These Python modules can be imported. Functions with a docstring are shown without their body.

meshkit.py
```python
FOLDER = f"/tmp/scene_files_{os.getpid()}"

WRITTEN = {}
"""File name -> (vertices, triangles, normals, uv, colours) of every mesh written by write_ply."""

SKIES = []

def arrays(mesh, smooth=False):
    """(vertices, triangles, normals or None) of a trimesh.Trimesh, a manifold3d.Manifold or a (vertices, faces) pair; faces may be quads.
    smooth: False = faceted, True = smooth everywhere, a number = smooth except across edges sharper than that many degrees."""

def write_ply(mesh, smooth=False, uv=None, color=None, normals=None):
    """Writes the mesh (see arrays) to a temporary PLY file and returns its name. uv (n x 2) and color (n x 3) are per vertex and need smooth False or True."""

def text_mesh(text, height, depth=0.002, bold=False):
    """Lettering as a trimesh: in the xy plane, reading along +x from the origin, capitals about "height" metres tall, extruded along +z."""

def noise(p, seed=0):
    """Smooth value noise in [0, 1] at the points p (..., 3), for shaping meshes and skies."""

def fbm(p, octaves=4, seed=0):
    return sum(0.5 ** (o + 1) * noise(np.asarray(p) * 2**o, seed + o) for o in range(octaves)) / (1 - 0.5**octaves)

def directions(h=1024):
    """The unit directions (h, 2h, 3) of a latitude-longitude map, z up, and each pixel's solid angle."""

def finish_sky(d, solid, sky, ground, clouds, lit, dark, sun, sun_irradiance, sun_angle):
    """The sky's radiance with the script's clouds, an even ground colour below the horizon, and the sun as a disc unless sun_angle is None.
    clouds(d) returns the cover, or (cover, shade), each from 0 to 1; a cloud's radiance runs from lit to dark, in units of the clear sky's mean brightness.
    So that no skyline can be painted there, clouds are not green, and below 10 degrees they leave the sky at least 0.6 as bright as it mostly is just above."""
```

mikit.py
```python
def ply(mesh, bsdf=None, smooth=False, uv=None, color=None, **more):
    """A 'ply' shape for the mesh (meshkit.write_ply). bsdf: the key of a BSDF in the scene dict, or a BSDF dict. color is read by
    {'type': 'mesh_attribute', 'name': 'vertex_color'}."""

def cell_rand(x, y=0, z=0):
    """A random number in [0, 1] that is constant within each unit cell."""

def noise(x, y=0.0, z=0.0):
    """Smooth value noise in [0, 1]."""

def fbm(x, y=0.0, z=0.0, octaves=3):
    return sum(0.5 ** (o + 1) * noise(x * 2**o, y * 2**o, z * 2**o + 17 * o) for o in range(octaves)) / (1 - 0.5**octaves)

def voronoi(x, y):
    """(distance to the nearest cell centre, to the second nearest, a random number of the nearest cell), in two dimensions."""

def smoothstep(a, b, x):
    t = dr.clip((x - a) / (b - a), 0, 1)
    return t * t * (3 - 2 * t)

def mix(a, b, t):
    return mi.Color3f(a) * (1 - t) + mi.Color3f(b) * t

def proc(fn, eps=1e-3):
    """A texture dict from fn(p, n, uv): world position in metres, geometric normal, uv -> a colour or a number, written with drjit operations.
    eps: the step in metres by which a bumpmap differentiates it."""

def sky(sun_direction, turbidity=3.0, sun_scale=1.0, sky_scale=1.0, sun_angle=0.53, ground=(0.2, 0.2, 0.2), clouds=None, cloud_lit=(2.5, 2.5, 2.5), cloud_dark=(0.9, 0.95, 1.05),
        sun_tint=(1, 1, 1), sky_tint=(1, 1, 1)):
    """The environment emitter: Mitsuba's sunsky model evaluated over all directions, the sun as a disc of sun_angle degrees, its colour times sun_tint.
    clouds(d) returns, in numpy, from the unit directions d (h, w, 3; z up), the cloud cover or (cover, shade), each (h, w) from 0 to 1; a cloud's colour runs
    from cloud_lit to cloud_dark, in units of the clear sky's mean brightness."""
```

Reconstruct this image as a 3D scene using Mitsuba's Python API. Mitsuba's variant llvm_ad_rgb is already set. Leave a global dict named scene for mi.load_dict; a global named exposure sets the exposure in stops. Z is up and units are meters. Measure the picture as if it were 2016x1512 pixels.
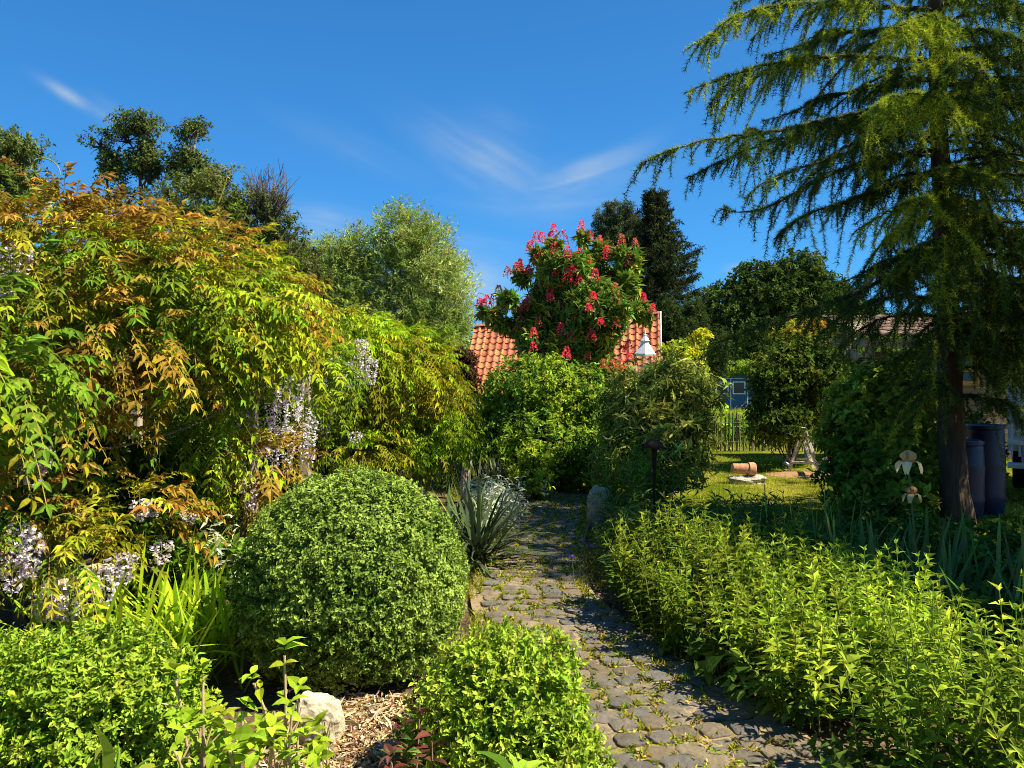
import math, numpy as np, trimesh, mitsuba as mi, drjit as dr
import mikit, meshkit

scene, labels = {}, {}
T = mi.ScalarTransform4f
rng = np.random.default_rng(11)
F_PX, CAM_Z = 1523.0, 1.6          # focal length in photo pixels (2016 wide), eye height

# ------------------------------------------------------------------ camera, sky, exposure
scene['camera'] = {'type': 'perspective', 'fov': 2 * math.degrees(math.atan(1008 / F_PX)), 'fov_axis': 'x', 'near_clip': 0.05, 'far_clip': 2000.0,
                   'to_world': T().look_at(origin=[0, 0, CAM_Z], target=[0, 10, CAM_Z], up=[0, 0, 1])}
SUN = (0.60, -0.13, 0.79)
exposure = 2.95


def cirrus(d):
    y = np.maximum(d[..., 1], 1e-3)
    x, z = d[..., 0] / y, d[..., 2] / y                 # tangent plane in front of the house
    front = np.clip(d[..., 1] * 6, 0, 1)
    cover = np.zeros(d.shape[:2])
    # (centre x, z, half length, half width, slope, bow, strength)
    for cx, cz, a, b, s, w, k in ((.095, .268, .07, .015, .36, 1.0, .75), (.06, .245, .10, .030, .10, 1.0, .38), (-.03, .285, .085, .030, -.50, .3, .45), (-.02, .325, .05, .03, -.3, 0, .12), (-.575, .372, .035, .007, -.55, .5, .7), (-.53, .352, .035, .012, -.5, 0, .35),
                                  (-.25, .205, .07, .022, -.10, 0, .50), (-.21, .165, .05, .03, .1, 0, .3), (-.045, .125, .055, .030, -.25, 0, .75), (-.06, .17, .08, .02, -.1, 0, .25), (.302, .146, .022, .006, .0, 0, .8), (.62, .16, .06, .03, .1, 0, .6), (-.20, .30, .10, .02, -.4, 0, .10), (.9, .3, .2, .05, .2, 0, .4), (-1.1, .25, .2, .05, .2, 0, .4)):
        c, q = 1 / math.hypot(1, s), s / math.hypot(1, s)
        along, across = (x - cx) * c + (z - cz) * q, -(x - cx) * q + (z - cz) * c
        across = across - w * along ** 2 + .014 * (meshkit.fbm(np.stack([along * 14, across * 14, x * 0 + cx], -1), 3) - .5)
        g = np.exp(-(along / a) ** 2 - (across / b) ** 2)
        st = meshkit.fbm(np.stack([along * 7 + cx * 31, across * 110 + along * 10, x * 0 + cz * 17], -1), 4)
        puff = meshkit.fbm(np.stack([along * 26, across * 60, x * 0 + 3.3], -1), 4)
        cover = np.maximum(cover, k * g * np.clip(.35 + 1.1 * (st - .30) + .6 * (puff - .5), 0, 1))
    return np.clip(cover * front, 0, .8)


scene['sky'] = mikit.sky(SUN, turbidity=2.6, sun_scale=1.0, sky_scale=0.43, clouds=cirrus, cloud_lit=(1.9, 2.2, 2.3), sky_tint=(0.34, 0.97, 1.38), sun_tint=(0.93, 1.0, 1.0))


# ------------------------------------------------------------------ materials
def packed(p, n, uv):
    """Colour carried per leaf or piece in uv: whole parts hold the square-rooted rgb bytes, the fraction of v the place along the leaf."""
    q = dr.floor(uv.x)
    r = dr.floor(q / 256)
    g = q - r * 256
    b = dr.floor(uv.y)
    c = mi.Color3f(r, g, b) / 255
    return c * c * (0.86 + 0.28 * (uv.y - b))


def packed_leaf(p, n, uv):
    return packed(p, n, uv) * mi.Color3f(1.38, 1.40, 1.15)


def packed_rough(p, n, uv):
    q = dr.floor(uv.x)
    r = dr.floor(q / 256)
    g = q - r * 256
    b = dr.floor(uv.y)
    c = mi.Color3f(r, g, b) / 255
    k = 0.42 + 0.75 * mikit.fbm(p.x * 23, p.y * 23, p.z * 23, 4)
    return c * c * k


def packed_wood(p, n, uv):
    q = dr.floor(uv.x)
    r = dr.floor(q / 256)
    g = q - r * 256
    b = dr.floor(uv.y)
    c = mi.Color3f(r, g, b) / 255
    k = 0.5 + 0.6 * mikit.noise(p.x * 55, p.y * 55, p.z * 5) + 0.5 * mikit.fbm(p.x * 9, p.y * 9, p.z * 3, 2)
    return c * c * k


def soil(p, n, uv):
    a = mikit.fbm(p.x * 3, p.y * 3, 0, 4)
    b = mikit.fbm(p.x * 60, p.y * 60, 1, 3)
    return mikit.mix((0.05, 0.036, 0.022), (0.17, 0.12, 0.07), a * 0.6 + b * 0.5) * (0.6 + 0.8 * b)


def lawn_col(p, n, uv):
    a = mikit.fbm(p.x * 1.3, p.y * 1.3, 0, 4)
    b = mikit.fbm(p.x * 40, p.y * 40, 1, 3)
    return mikit.mix((0.085, 0.11, 0.010), (0.19, 0.185, 0.03), mikit.smoothstep(.35, .7, a)) * (0.55 + 0.9 * b)


def sand_col(p, n, uv):
    a = mikit.fbm(p.x * 5, p.y * 5, 0, 3)
    b = mikit.fbm(p.x * 90, p.y * 90, 1, 3)
    moss = mikit.smoothstep(.42, .62, mikit.fbm(p.x * 9, p.y * 9, 5, 3))
    base = mikit.mix((0.20, 0.15, 0.09), (0.36, 0.28, 0.17), a)
    return (base * (1 - moss * .7) + mi.Color3f(.16, .16, .03) * moss * .7) * (0.55 + 0.9 * b)


def bark_h(p, n, uv):
    return mikit.fbm(p.x * 40, p.y * 40, p.z * 9, 4) * 0.03


def stone_h(p, n, uv):
    return mikit.fbm(p.x * 60, p.y * 60, p.z * 60, 4) * 0.006


def brick_col(p, n, uv):
    row = dr.floor(p.z / .075)
    xx = p.x + .06 * (row - 2 * dr.floor(row / 2)) * 2
    fx, fz = xx / .25 - dr.floor(xx / .25), p.z / .075 - row
    m = mikit.smoothstep(.0, .06, dr.minimum(fx, 1 - fx)) * mikit.smoothstep(.0, .18, dr.minimum(fz, 1 - fz))
    c = mikit.mix((.34, .12, .07), (.5, .22, .13), mikit.cell_rand(dr.floor(xx / .25), row))
    return mikit.mix((.45, .4, .34), c, m)


PL = mikit.proc(packed_leaf)
PK, PR, PW = mikit.proc(packed), mikit.proc(packed_rough), mikit.proc(packed_wood)
scene['m_leaf'] = {'type': 'principledthin', 'base_color': PL, 'roughness': .32, 'diff_trans': .6}
scene['m_needle'] = {'type': 'principledthin', 'base_color': PK, 'roughness': .5, 'diff_trans': .5}
scene['m_gloss'] = {'type': 'principledthin', 'base_color': PL, 'roughness': .27, 'diff_trans': .35}
scene['m_petal'] = {'type': 'principledthin', 'base_color': PL, 'roughness': .7, 'diff_trans': .7}
scene['m_solid'] = {'type': 'twosided', 'b': {'type': 'principled', 'base_color': PR, 'roughness': .85, 'specular': .3}}
scene['m_paint'] = {'type': 'twosided', 'b': {'type': 'principled', 'base_color': PK, 'roughness': .4, 'specular': .5}}
scene['m_wood'] = {'type': 'twosided', 'b': {'type': 'principled', 'base_color': PW, 'roughness': .85, 'specular': .2}}
scene['m_bark'] = {'type': 'twosided', 'b': {'type': 'bumpmap', 't': mikit.proc(bark_h, 3e-3), 'scale': 1.0, 'b': {'type': 'principled', 'base_color': PW, 'roughness': .95, 'specular': .1}}}
scene['m_stone'] = {'type': 'twosided', 'b': {'type': 'bumpmap', 't': mikit.proc(stone_h, 2e-3), 'scale': 1.0, 'b': {'type': 'principled', 'base_color': PR, 'roughness': .72, 'specular': .35}}}
scene['m_soil'] = {'type': 'twosided', 'b': {'type': 'diffuse', 'reflectance': mikit.proc(soil)}}
scene['m_lawn'] = {'type': 'twosided', 'b': {'type': 'diffuse', 'reflectance': mikit.proc(lawn_col)}}
scene['m_sand'] = {'type': 'twosided', 'b': {'type': 'diffuse', 'reflectance': mikit.proc(sand_col)}}
scene['m_brick'] = {'type': 'twosided', 'b': {'type': 'diffuse', 'reflectance': mikit.proc(brick_col)}}
scene['m_glass'] = {'type': 'thindielectric', 'int_ior': 1.5}
scene['m_darkglass'] = {'type': 'twosided', 'b': {'type': 'principled', 'base_color': {'type': 'rgb', 'value': [.01, .012, .015]}, 'roughness': .08, 'specular': .6}}


# ------------------------------------------------------------------ helpers
def numbered(k):
    if k not in scene and k not in labels and not any(x.startswith(k + '__') for x in scene):
        return k
    i = COUNT.get(k, 0) + 1
    COUNT[k] = i
    return f'{k}_{i:03d}'


COUNT, PCOUNT = {}, {}


def thing(name, label, cat, group=None, kind=None):
    k = numbered(name)
    labels[k] = {'label': label, 'category': cat}
    if group: labels[k]['group'] = group
    if kind: labels[k]['kind'] = kind
    return k


def pkey(parent, name):
    k = f'{parent}__{name}'
    i = PCOUNT.get(k, -1) + 1
    PCOUNT[k] = i
    return k if i == 0 else f'{k}_{i:03d}'


def uvp(col, along=.5):
    """uv that carries the linear colours col (..., 3); along (...) from 0 to 1."""
    c = np.rint(np.sqrt(np.clip(col, 0, 1)) * 255)
    return np.stack([c[..., 0] * 256 + c[..., 1] + .5, c[..., 2] + .02 + .95 * np.broadcast_to(along, c.shape[:-1])], -1)


def shape(key, V, Fc, uv, mat, smooth=False):
    V, Fc, uv = np.asarray(V, float).reshape(-1, 3), np.asarray(Fc, int), np.asarray(uv, float).reshape(-1, 2)
    scene[key] = mikit.ply((V, Fc), mat, smooth=smooth, uv=uv)
    return key


def part(parent, name, V, Fc, uv, mat, smooth=False, kind=None, label=None):
    k = pkey(parent, name)
    shape(k, V, Fc, uv, mat, smooth)
    d = {}
    if kind: d['kind'] = kind
    if label: d['label'] = label
    if d: labels[k] = d
    return k


def mesh_part(parent, name, m, col, mat='m_solid', smooth=False, label=None, kind=None):
    """A trimesh in one colour as a part (or, with parent None, as a thing's own mesh under the key name)."""
    V, Fc = np.array(m.vertices), np.array(m.faces)
    if smooth not in (False, True):
        V, Fc, _ = meshkit.arrays(m, smooth)
        smooth = True
    uv = uvp(np.broadcast_to(np.asarray(col, float), V.shape))
    if parent is None:
        return shape(name, V, Fc, uv, mat, smooth)
    return part(parent, name, V, Fc, uv, mat, smooth, kind, label)


def structure(name, V, Fc, mat):
    V = np.asarray(V, float)
    scene[name] = mikit.ply((V, np.asarray(Fc)), mat, uv=np.tile([[0., 0.]], (len(V), 1)))
    labels[name] = {'kind': 'structure'}
    return name


def at(u, v, Y):
    """The point at depth Y metres that the photo shows at pixel (u, v)."""
    return np.array([(u - 1008) / F_PX * Y, Y, CAM_Z - (v - 756) / F_PX * Y])


def unit(a):
    return a / np.maximum(np.linalg.norm(a, axis=-1, keepdims=True), 1e-9)


def rdir(*s):
    return unit(rng.normal(size=(*s, 3)))


def frame(D):
    h = np.where(np.abs(D[..., 2:]) < .9, [0, 0, 1.], [1., 0, 0])
    e1 = unit(np.cross(D, h))
    return e1, np.cross(D, e1)


L2 = (np.array([(0, 0, 0), (1, .42, .10), (0, 1, -.08), (-1, .42, .10)]), np.array([(0, 1, 2), (0, 2, 3)]))
L4 = (np.array([(0, 0, 0), (.95, .36, .13), (0, .45, 0), (-.95, .36, .13), (0, 1, -.2)]), np.array([(0, 1, 2), (0, 2, 3), (1, 4, 2), (2, 4, 3)]))
L8 = (np.array([(0, 0, 0), (.78, .2, .10), (0, .22, .02), (-.78, .2, .10), (.95, .5, .10), (0, .52, 0), (-.95, .5, .10), (.5, .8, -.05), (0, .8, -.1), (-.5, .8, -.05), (0, 1.03, -.24)]),
      np.array([(0, 1, 2), (0, 2, 3), (1, 4, 5), (1, 5, 2), (2, 5, 6), (2, 6, 3), (4, 7, 8), (4, 8, 5), (5, 8, 9), (5, 9, 6), (7, 10, 8), (8, 10, 9)]))
L1 = (np.array([(-1, 0, 0), (1, 0, 0), (0, 1, 0)]), np.array([(0, 1, 2)]))


def leaves(tpl, P, A, N, L, W, col):
    """Leaves with base P, axis A, face normal about N; all (..., 3). Returns V (..., k, 3), uv (..., k, 2)."""
    B = unit(np.cross(A, N))
    N = np.cross(B, A)
    pt = tpl[0]
    L, W = np.broadcast_to(L, P.shape[:-1])[..., None, None], np.broadcast_to(W, P.shape[:-1])[..., None, None]
    V = P[..., None, :] + B[..., None, :] * pt[:, 0:1] * W / 2 + A[..., None, :] * pt[:, 1:2] * L + N[..., None, :] * pt[:, 2:3] * L
    uv = uvp(np.broadcast_to(col, P.shape)[..., None, :] + 0 * V, pt[:, 1].clip(0, 1))
    return V, uv


def tile_faces(Fc, n, k):
    return (Fc[None] + (np.arange(n) * k)[:, None, None]).reshape(-1, 3)


def jitter_col(col, n, amt=.25, hue=.12):
    col = np.broadcast_to(col, (*n, 3)) if isinstance(n, tuple) else np.broadcast_to(col, (n, 3))
    s = col.shape[:-1]
    return np.clip(col * np.exp(rng.normal(0, amt, (*s, 1))) * np.exp(rng.normal(0, hue, (*s, 3))), 0, .95)


def sprig(P, D, k, L, W, H, col, tpl=L2, per=2, opening=.8, bend=None, prof=None, jit=.25, t0=.15, up=None, ljit=.2, tip=0.):
    """n sprigs of k leaves in whorls of per along a stem D*H (+ bend*t*t). Returns pieces (V (n, k*m, 3), faces, uv)."""
    n = len(P)
    e1, e2 = frame(D)
    i = np.arange(k)
    node, nn = i // per, -(-k // per)
    t = t0 + (1 - t0) * (node + .8) / nn
    ang = (node * 1.9 + (i % per) * 2 * np.pi / per)[None] + rng.uniform(0, 6.28, (n, 1)) + rng.normal(0, .35, (n, k))
    side = np.cos(ang)[..., None] * e1[:, None] + np.sin(ang)[..., None] * e2[:, None]
    pos = P[:, None] + D[:, None] * (np.broadcast_to(H, (n,))[:, None] * t)[..., None]
    Dl = np.broadcast_to(D[:, None], pos.shape)
    if bend is not None:
        pos = pos + bend[:, None] * (t * t)[None, :, None]
        Dl = unit(Dl * np.broadcast_to(H, (n,))[:, None, None] + 2 * bend[:, None] * t[None, :, None])
    op = np.broadcast_to(opening(t) if callable(opening) else opening, (k,))[None, :, None]
    A = unit(side * op + Dl * (1.05 - op) + jit * rng.normal(size=(n, k, 3)))
    N = unit((Dl if up is None else np.broadcast_to(up, pos.shape)) + .35 * rng.normal(size=(n, k, 3)))
    pr = np.ones(k) if prof is None else prof(t)
    s = pr[None] * np.exp(rng.normal(0, ljit, (n, k))) * np.broadcast_to(1., (n, 1))
    Ln, Wn = np.broadcast_to(L, (n,))[:, None] * s, np.broadcast_to(W, (n,))[:, None] * s
    c = np.asarray(col, float)
    c = c[:, None] if c.ndim == 2 else c
    c = np.clip(np.broadcast_to(c, (n, k, 3)) * np.exp(rng.normal(0, .16, (n, k, 1))), 0, .95)
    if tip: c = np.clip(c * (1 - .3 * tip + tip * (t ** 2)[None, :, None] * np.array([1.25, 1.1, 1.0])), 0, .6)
    V, uv = leaves(tpl, pos, A, N, Ln, Wn, c)
    m = len(tpl[0])
    return V.reshape(n, k * m, 3), tile_faces(tpl[1], k, m), uv.reshape(n, k * m, 2)


def frond(P, A, L, pairs, ll, lw, col, droop=.35, tpl=L4, leaf_droop=.25, stem=(.25, .2, .05)):
    """Pinnate leaves: n rachises that arch down, with pairs of leaflets and one at the end."""
    n = len(P)
    A = unit(A)
    S = unit(np.cross(A, [0, 0, 1.]) + 1e-4)
    ts = np.linspace(.22, 1., pairs)
    t = np.concatenate([np.repeat(ts, 2), [1.]])
    k = len(t)
    L = np.broadcast_to(L, (n,))[:, None, None]
    dz = np.array([0, 0, -1.])
    dr_ = np.broadcast_to(droop, (n,))[:, None, None]
    pos = P[:, None] + A[:, None] * L * t[None, :, None] + dz * dr_ * L * (t * t)[None, :, None]
    tan = unit(A[:, None] + dz * 2 * dr_ * t[None, :, None])
    sg = np.concatenate([np.tile([1., -1.], pairs), [0.]])[None, :, None]
    ld = unit(tan * (.55 + (sg == 0)) + S[:, None] * sg * .85 + dz * leaf_droop * rng.uniform(.3, 1.6, (n, k, 1)) + .12 * rng.normal(size=(n, k, 3)))
    up = unit(np.cross(S[:, None] + 0 * tan, tan))
    up = np.where(up[..., 2:] < 0, -up, up)
    N = unit(up + .4 * rng.normal(size=(n, k, 3)) + .5 * sg * S[:, None] * leaf_droop)
    s = np.exp(rng.normal(0, .14, (n, k))) * np.where(t < .3, .8, 1.) * np.exp(rng.normal(0, .22, (n, 1)))
    c = np.clip(np.broadcast_to(np.asarray(col, float)[:, None], (n, k, 3)) * np.exp(rng.normal(0, .14, (n, k, 1))), 0, .95)
    V, uv = leaves(tpl, pos, ld, N, ll * s, lw * s, c)
    m = len(tpl[0])
    r = np.array([0, .35, .7, 1.])
    rp = P[:, None] + A[:, None] * L * r[None, :, None] + dz * dr_ * L * (r * r)[None, :, None]
    w = .0022
    RV = np.stack([rp - S[:, None] * w, rp + S[:, None] * w], 2).reshape(n, 8, 3)
    RF = np.array([(2 * i, 2 * i + 1, 2 * i + 3) for i in range(3)] + [(2 * i, 2 * i + 3, 2 * i + 2) for i in range(3)])
    return (np.concatenate([V.reshape(n, k * m, 3), RV], 1), np.vstack([tile_faces(tpl[1], k, m), RF + k * m]),
            np.concatenate([uv.reshape(n, k * m, 2), uvp(np.broadcast_to(np.asarray(stem, float), (n, 8, 3)))], 1))


def blades(P, A, L, W, droop, col, seg=5, fold=.0, tipw=.0, thick=None):
    """Strap leaves that arch; n pieces of 2*(seg+1) vertices."""
    n = len(P)
    A = unit(A)
    S = unit(np.cross(A, [0, 0, 1.]) + 1e-3 * rng.normal(size=(n, 3)))
    t = np.linspace(0, 1, seg + 1)
    L, W, droop = (np.broadcast_to(x, (n,))[:, None, None] for x in (L, W, droop))
    bow = rng.normal(0, .08, (n, 1, 1))
    pos = P[:, None] + A[:, None] * L * t[None, :, None] + np.array([0, 0, -1.]) * droop * L * (t ** 2.2)[None, :, None] + S[:, None] * bow * L * (t * t)[None, :, None]
    wd = (np.minimum(1, .55 + 1.5 * t) * np.sqrt(np.clip(1 - t ** 2.5, 0, 1)) + tipw)[None, :, None] * W / 2
    c = np.clip(np.broadcast_to(np.asarray(col, float), (n, 3)), 0, .95)
    V = np.stack([pos - S[:, None] * wd, pos + S[:, None] * wd], 2).reshape(n, -1, 3)
    uv = uvp(np.broadcast_to(c[:, None], V.shape), np.repeat(t, 2))
    Fc = np.array([f for i in range(seg) for f in ((2 * i, 2 * i + 1, 2 * i + 3), (2 * i, 2 * i + 3, 2 * i + 2))])
    return V, Fc, uv


def tube(pts, rad, sides=6, cap=False):
    """(V, F) of a tapering tube along pts."""
    p = np.asarray(pts, float)
    r = np.broadcast_to(np.asarray(rad, float), (len(p),))
    t = unit(np.gradient(p, axis=0))
    a = unit(np.cross(t, np.where(np.abs(t[:, 2:]) < .9, [0, 0, 1.], [1., 0, 0])))
    for i in range(1, len(a)):
        x = a[i - 1] - t[i] * (a[i - 1] @ t[i])
        a[i] = x / max(np.linalg.norm(x), 1e-9)
    b, g = np.cross(t, a), np.arange(sides) * 2 * np.pi / sides
    V = p[:, None] + r[:, None, None] * (np.cos(g)[None, :, None] * a[:, None] + np.sin(g)[None, :, None] * b[:, None])
    i, j = np.meshgrid(np.arange(len(p) - 1), np.arange(sides), indexing='ij')
    q = np.stack([i * sides + j, i * sides + (j + 1) % sides, (i + 1) * sides + (j + 1) % sides, (i + 1) * sides + j], -1).reshape(-1, 4)
    V, Fc = V.reshape(-1, 3), np.vstack([q[:, [0, 1, 2]], q[:, [0, 2, 3]]])
    if cap:
        n = len(p)
        V = np.vstack([V, p[:1], p[-1:]])
        k = np.arange(sides)
        Fc = np.vstack([Fc, np.stack([(k + 1) % sides, k, k * 0 + n * sides], 1), np.stack([(n - 1) * sides + k, (n - 1) * sides + (k + 1) % sides, k * 0 + n * sides + 1], 1)])
    return V, Fc


def curve(ctrl, n=16):
    """A smooth curve through the control points."""
    from scipy.interpolate import CubicSpline, interp1d
    c = np.asarray(ctrl, float)
    s = np.concatenate([[0], np.cumsum(np.linalg.norm(np.diff(c, axis=0), axis=1))])
    f = CubicSpline(s, c) if len(c) > 2 else interp1d(s, c, axis=0)
    return f(np.linspace(0, s[-1], n))


def join(meshes):
    """One (V, F) of many."""
    V, Fc, o = [], [], 0
    for v, f in meshes:
        V.append(v); Fc.append(np.asarray(f) + o); o += len(v)
    return np.vstack(V), np.vstack(Fc)


def cat(*pieces):
    """Several batches of pieces as flat (V, F, uv)."""
    V, Fc, U, o = [], [], [], 0
    for v, f, u in pieces:
        n, k = v.shape[:2]
        V.append(v.reshape(-1, 3)); U.append(u.reshape(-1, 2)); Fc.append(tile_faces(f, n, k) + o); o += n * k
    return np.vstack(V), np.vstack(Fc), np.vstack(U)


def in_view(P, margin=0):
    u, v = 1008 + F_PX * P[:, 0] / np.maximum(P[:, 1], .1), 756 - F_PX * (P[:, 2] - CAM_Z) / np.maximum(P[:, 1], .1)
    return (P[:, 1] > .5) & (u > -margin) & (u < 2016 + margin) & (v > -margin) & (v < 1512 + margin)


def emit(parent, name, piece, mat, n_parts=0, score=None, rest='foliage', smooth=False):
    """The n_parts pieces that show best each become a part, the others one part of kind stuff."""
    V, Fc, U = piece
    n = len(V)
    order = np.argsort(-(rng.random(n) if score is None else score))
    c = V.mean(1)
    order = np.concatenate([order[in_view(c[order])], order[~in_view(c[order])]])
    for i in order[:n_parts]:
        part(parent, name, V[i], Fc, U[i], mat, smooth)
    left = order[n_parts:]
    if len(left):
        part(parent, rest, *cat((V[left], Fc, U[left])), mat, smooth, kind='stuff')


def show_score(P, O):
    """Nearness to the camera and facing it."""
    v = np.array([0, 0, CAM_Z]) - P
    d = np.linalg.norm(v, axis=1)
    return ((O * v).sum(1) / d + .45) / d + .02 * rng.random(len(P)) / d


def ellipsoid(c, r, n, lo=.7, hi=1.08, lump=.2, freq=2.2, zmin=-9, cut=None, holes=0., hfreq=6.):
    """n points in the lumpy shell of an ellipsoid and the outward normals."""
    d = rdir(int(n * (1.6 if not holes else 2.6)) + 8)
    P0 = np.asarray(c) + d * np.asarray(r)
    k = rng.uniform(lo, hi, (len(d), 1)) * (1 + lump * 2 * (meshkit.fbm(P0 * freq, 3, seed=5) - .5))[:, None]
    P = np.asarray(c) + d * np.asarray(r) * k
    O = unit(d / np.asarray(r))
    ok = P[:, 2] > zmin
    if holes: ok &= meshkit.fbm(P * hfreq, 2, seed=31) > holes * np.clip((k[:, 0] - lo) / (hi - lo + 1e-9) * 1.5, .3, 1)
    if cut is not None: ok &= cut(P)
    return P[ok][:n], O[ok][:n]


def box_at(c, half, rot=None):
    m = trimesh.creation.box(2 * np.asarray(half, float))
    if rot is not None: m.apply_transform(rot)
    m.apply_translation(c)
    return m


def beam(p, q, w, h, roll=0.):
    """A squared timber from p to q, w wide and h high."""
    p, q = np.asarray(p, float), np.asarray(q, float)
    d = q - p
    L = np.linalg.norm(d)
    d = d / L
    s = np.cross(d, [0, 0, 1.]) if abs(d[2]) < .95 else np.array([1., 0, 0])
    s /= np.linalg.norm(s)
    u = np.cross(s, d)
    c = .1 * min(w, h)
    ring = np.array([(-w / 2 + c, -h / 2), (w / 2 - c, -h / 2), (w / 2, -h / 2 + c), (w / 2, h / 2 - c), (w / 2 - c, h / 2), (-w / 2 + c, h / 2), (-w / 2, h / 2 - c), (-w / 2, -h / 2 + c)])
    V = np.vstack([p + ring[:, :1] * s + ring[:, 1:] * u, q + ring[:, :1] * s + ring[:, 1:] * u, [p, q]])
    k = np.arange(8); k2 = (k + 1) % 8
    Fc = np.vstack([np.stack([k, k2, k2 + 8], 1), np.stack([k, k2 + 8, k + 8], 1), np.stack([k2, k, k * 0 + 16], 1), np.stack([k + 8, k2 + 8, k * 0 + 17], 1)])
    return trimesh.Trimesh(V, Fc, process=False)


def lathe(profile, n=20):
    """A solid of revolution about z from (radius, z) pairs."""
    pr = np.asarray(profile, float)
    g = np.arange(n) * 2 * np.pi / n
    V = np.stack([pr[:, None, 0] * np.cos(g), pr[:, None, 0] * np.sin(g), np.broadcast_to(pr[:, None, 1], (len(pr), n))], -1).reshape(-1, 3)
    i, j = np.meshgrid(np.arange(len(pr) - 1), np.arange(n), indexing='ij')
    q = np.stack([i * n + j, i * n + (j + 1) % n, (i + 1) * n + (j + 1) % n, (i + 1) * n + j], -1).reshape(-1, 4)
    return trimesh.Trimesh(V, np.vstack([q[:, [0, 1, 2]], q[:, [0, 2, 3]]]), process=False)


def rock(c, r, seed=0, sub=4, rough=.3, flat=1.):
    m = trimesh.creation.icosphere(sub, 1.)
    v = np.array(m.vertices)
    b = np.sign(v) * np.abs(v) ** .75                       # a little boxy
    k = 1 + rough * 2 * (meshkit.fbm(v * 1.3 + seed * 7.7, 4, seed) - .5) + .08 * (meshkit.fbm(v * 6 + seed, 3, seed + 3) - .5)
    m.vertices = b * k[:, None] * np.asarray(r) + np.asarray(c)
    return m

# ================================================================== THE SETTING
structure('ground', [(-400, -60, -.03), (400, -60, -.03), (400, 600, -.03), (-400, 600, -.03)], [(0, 1, 2), (0, 2, 3)], 'm_soil')

# the path's centre line and half width in metres, from behind the camera to the clearing
PATH = curve([(1.35, .3), (1.12, 1.6), (.86, 3.0), (.50, 4.4), (.19, 5.6), (.20, 7.2), (.40, 8.8), (.56, 10.2), (.50, 11.3)], 80)
PATH_W = np.interp(PATH[:, 1], [0, 3, 4.5, 6, 8, 10, 11.3], [.60, .52, .42, .37, .36, .40, .55])
ptan = unit(np.gradient(PATH, axis=0))
pnor = np.stack([ptan[:, 1], -ptan[:, 0]], 1)


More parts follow.
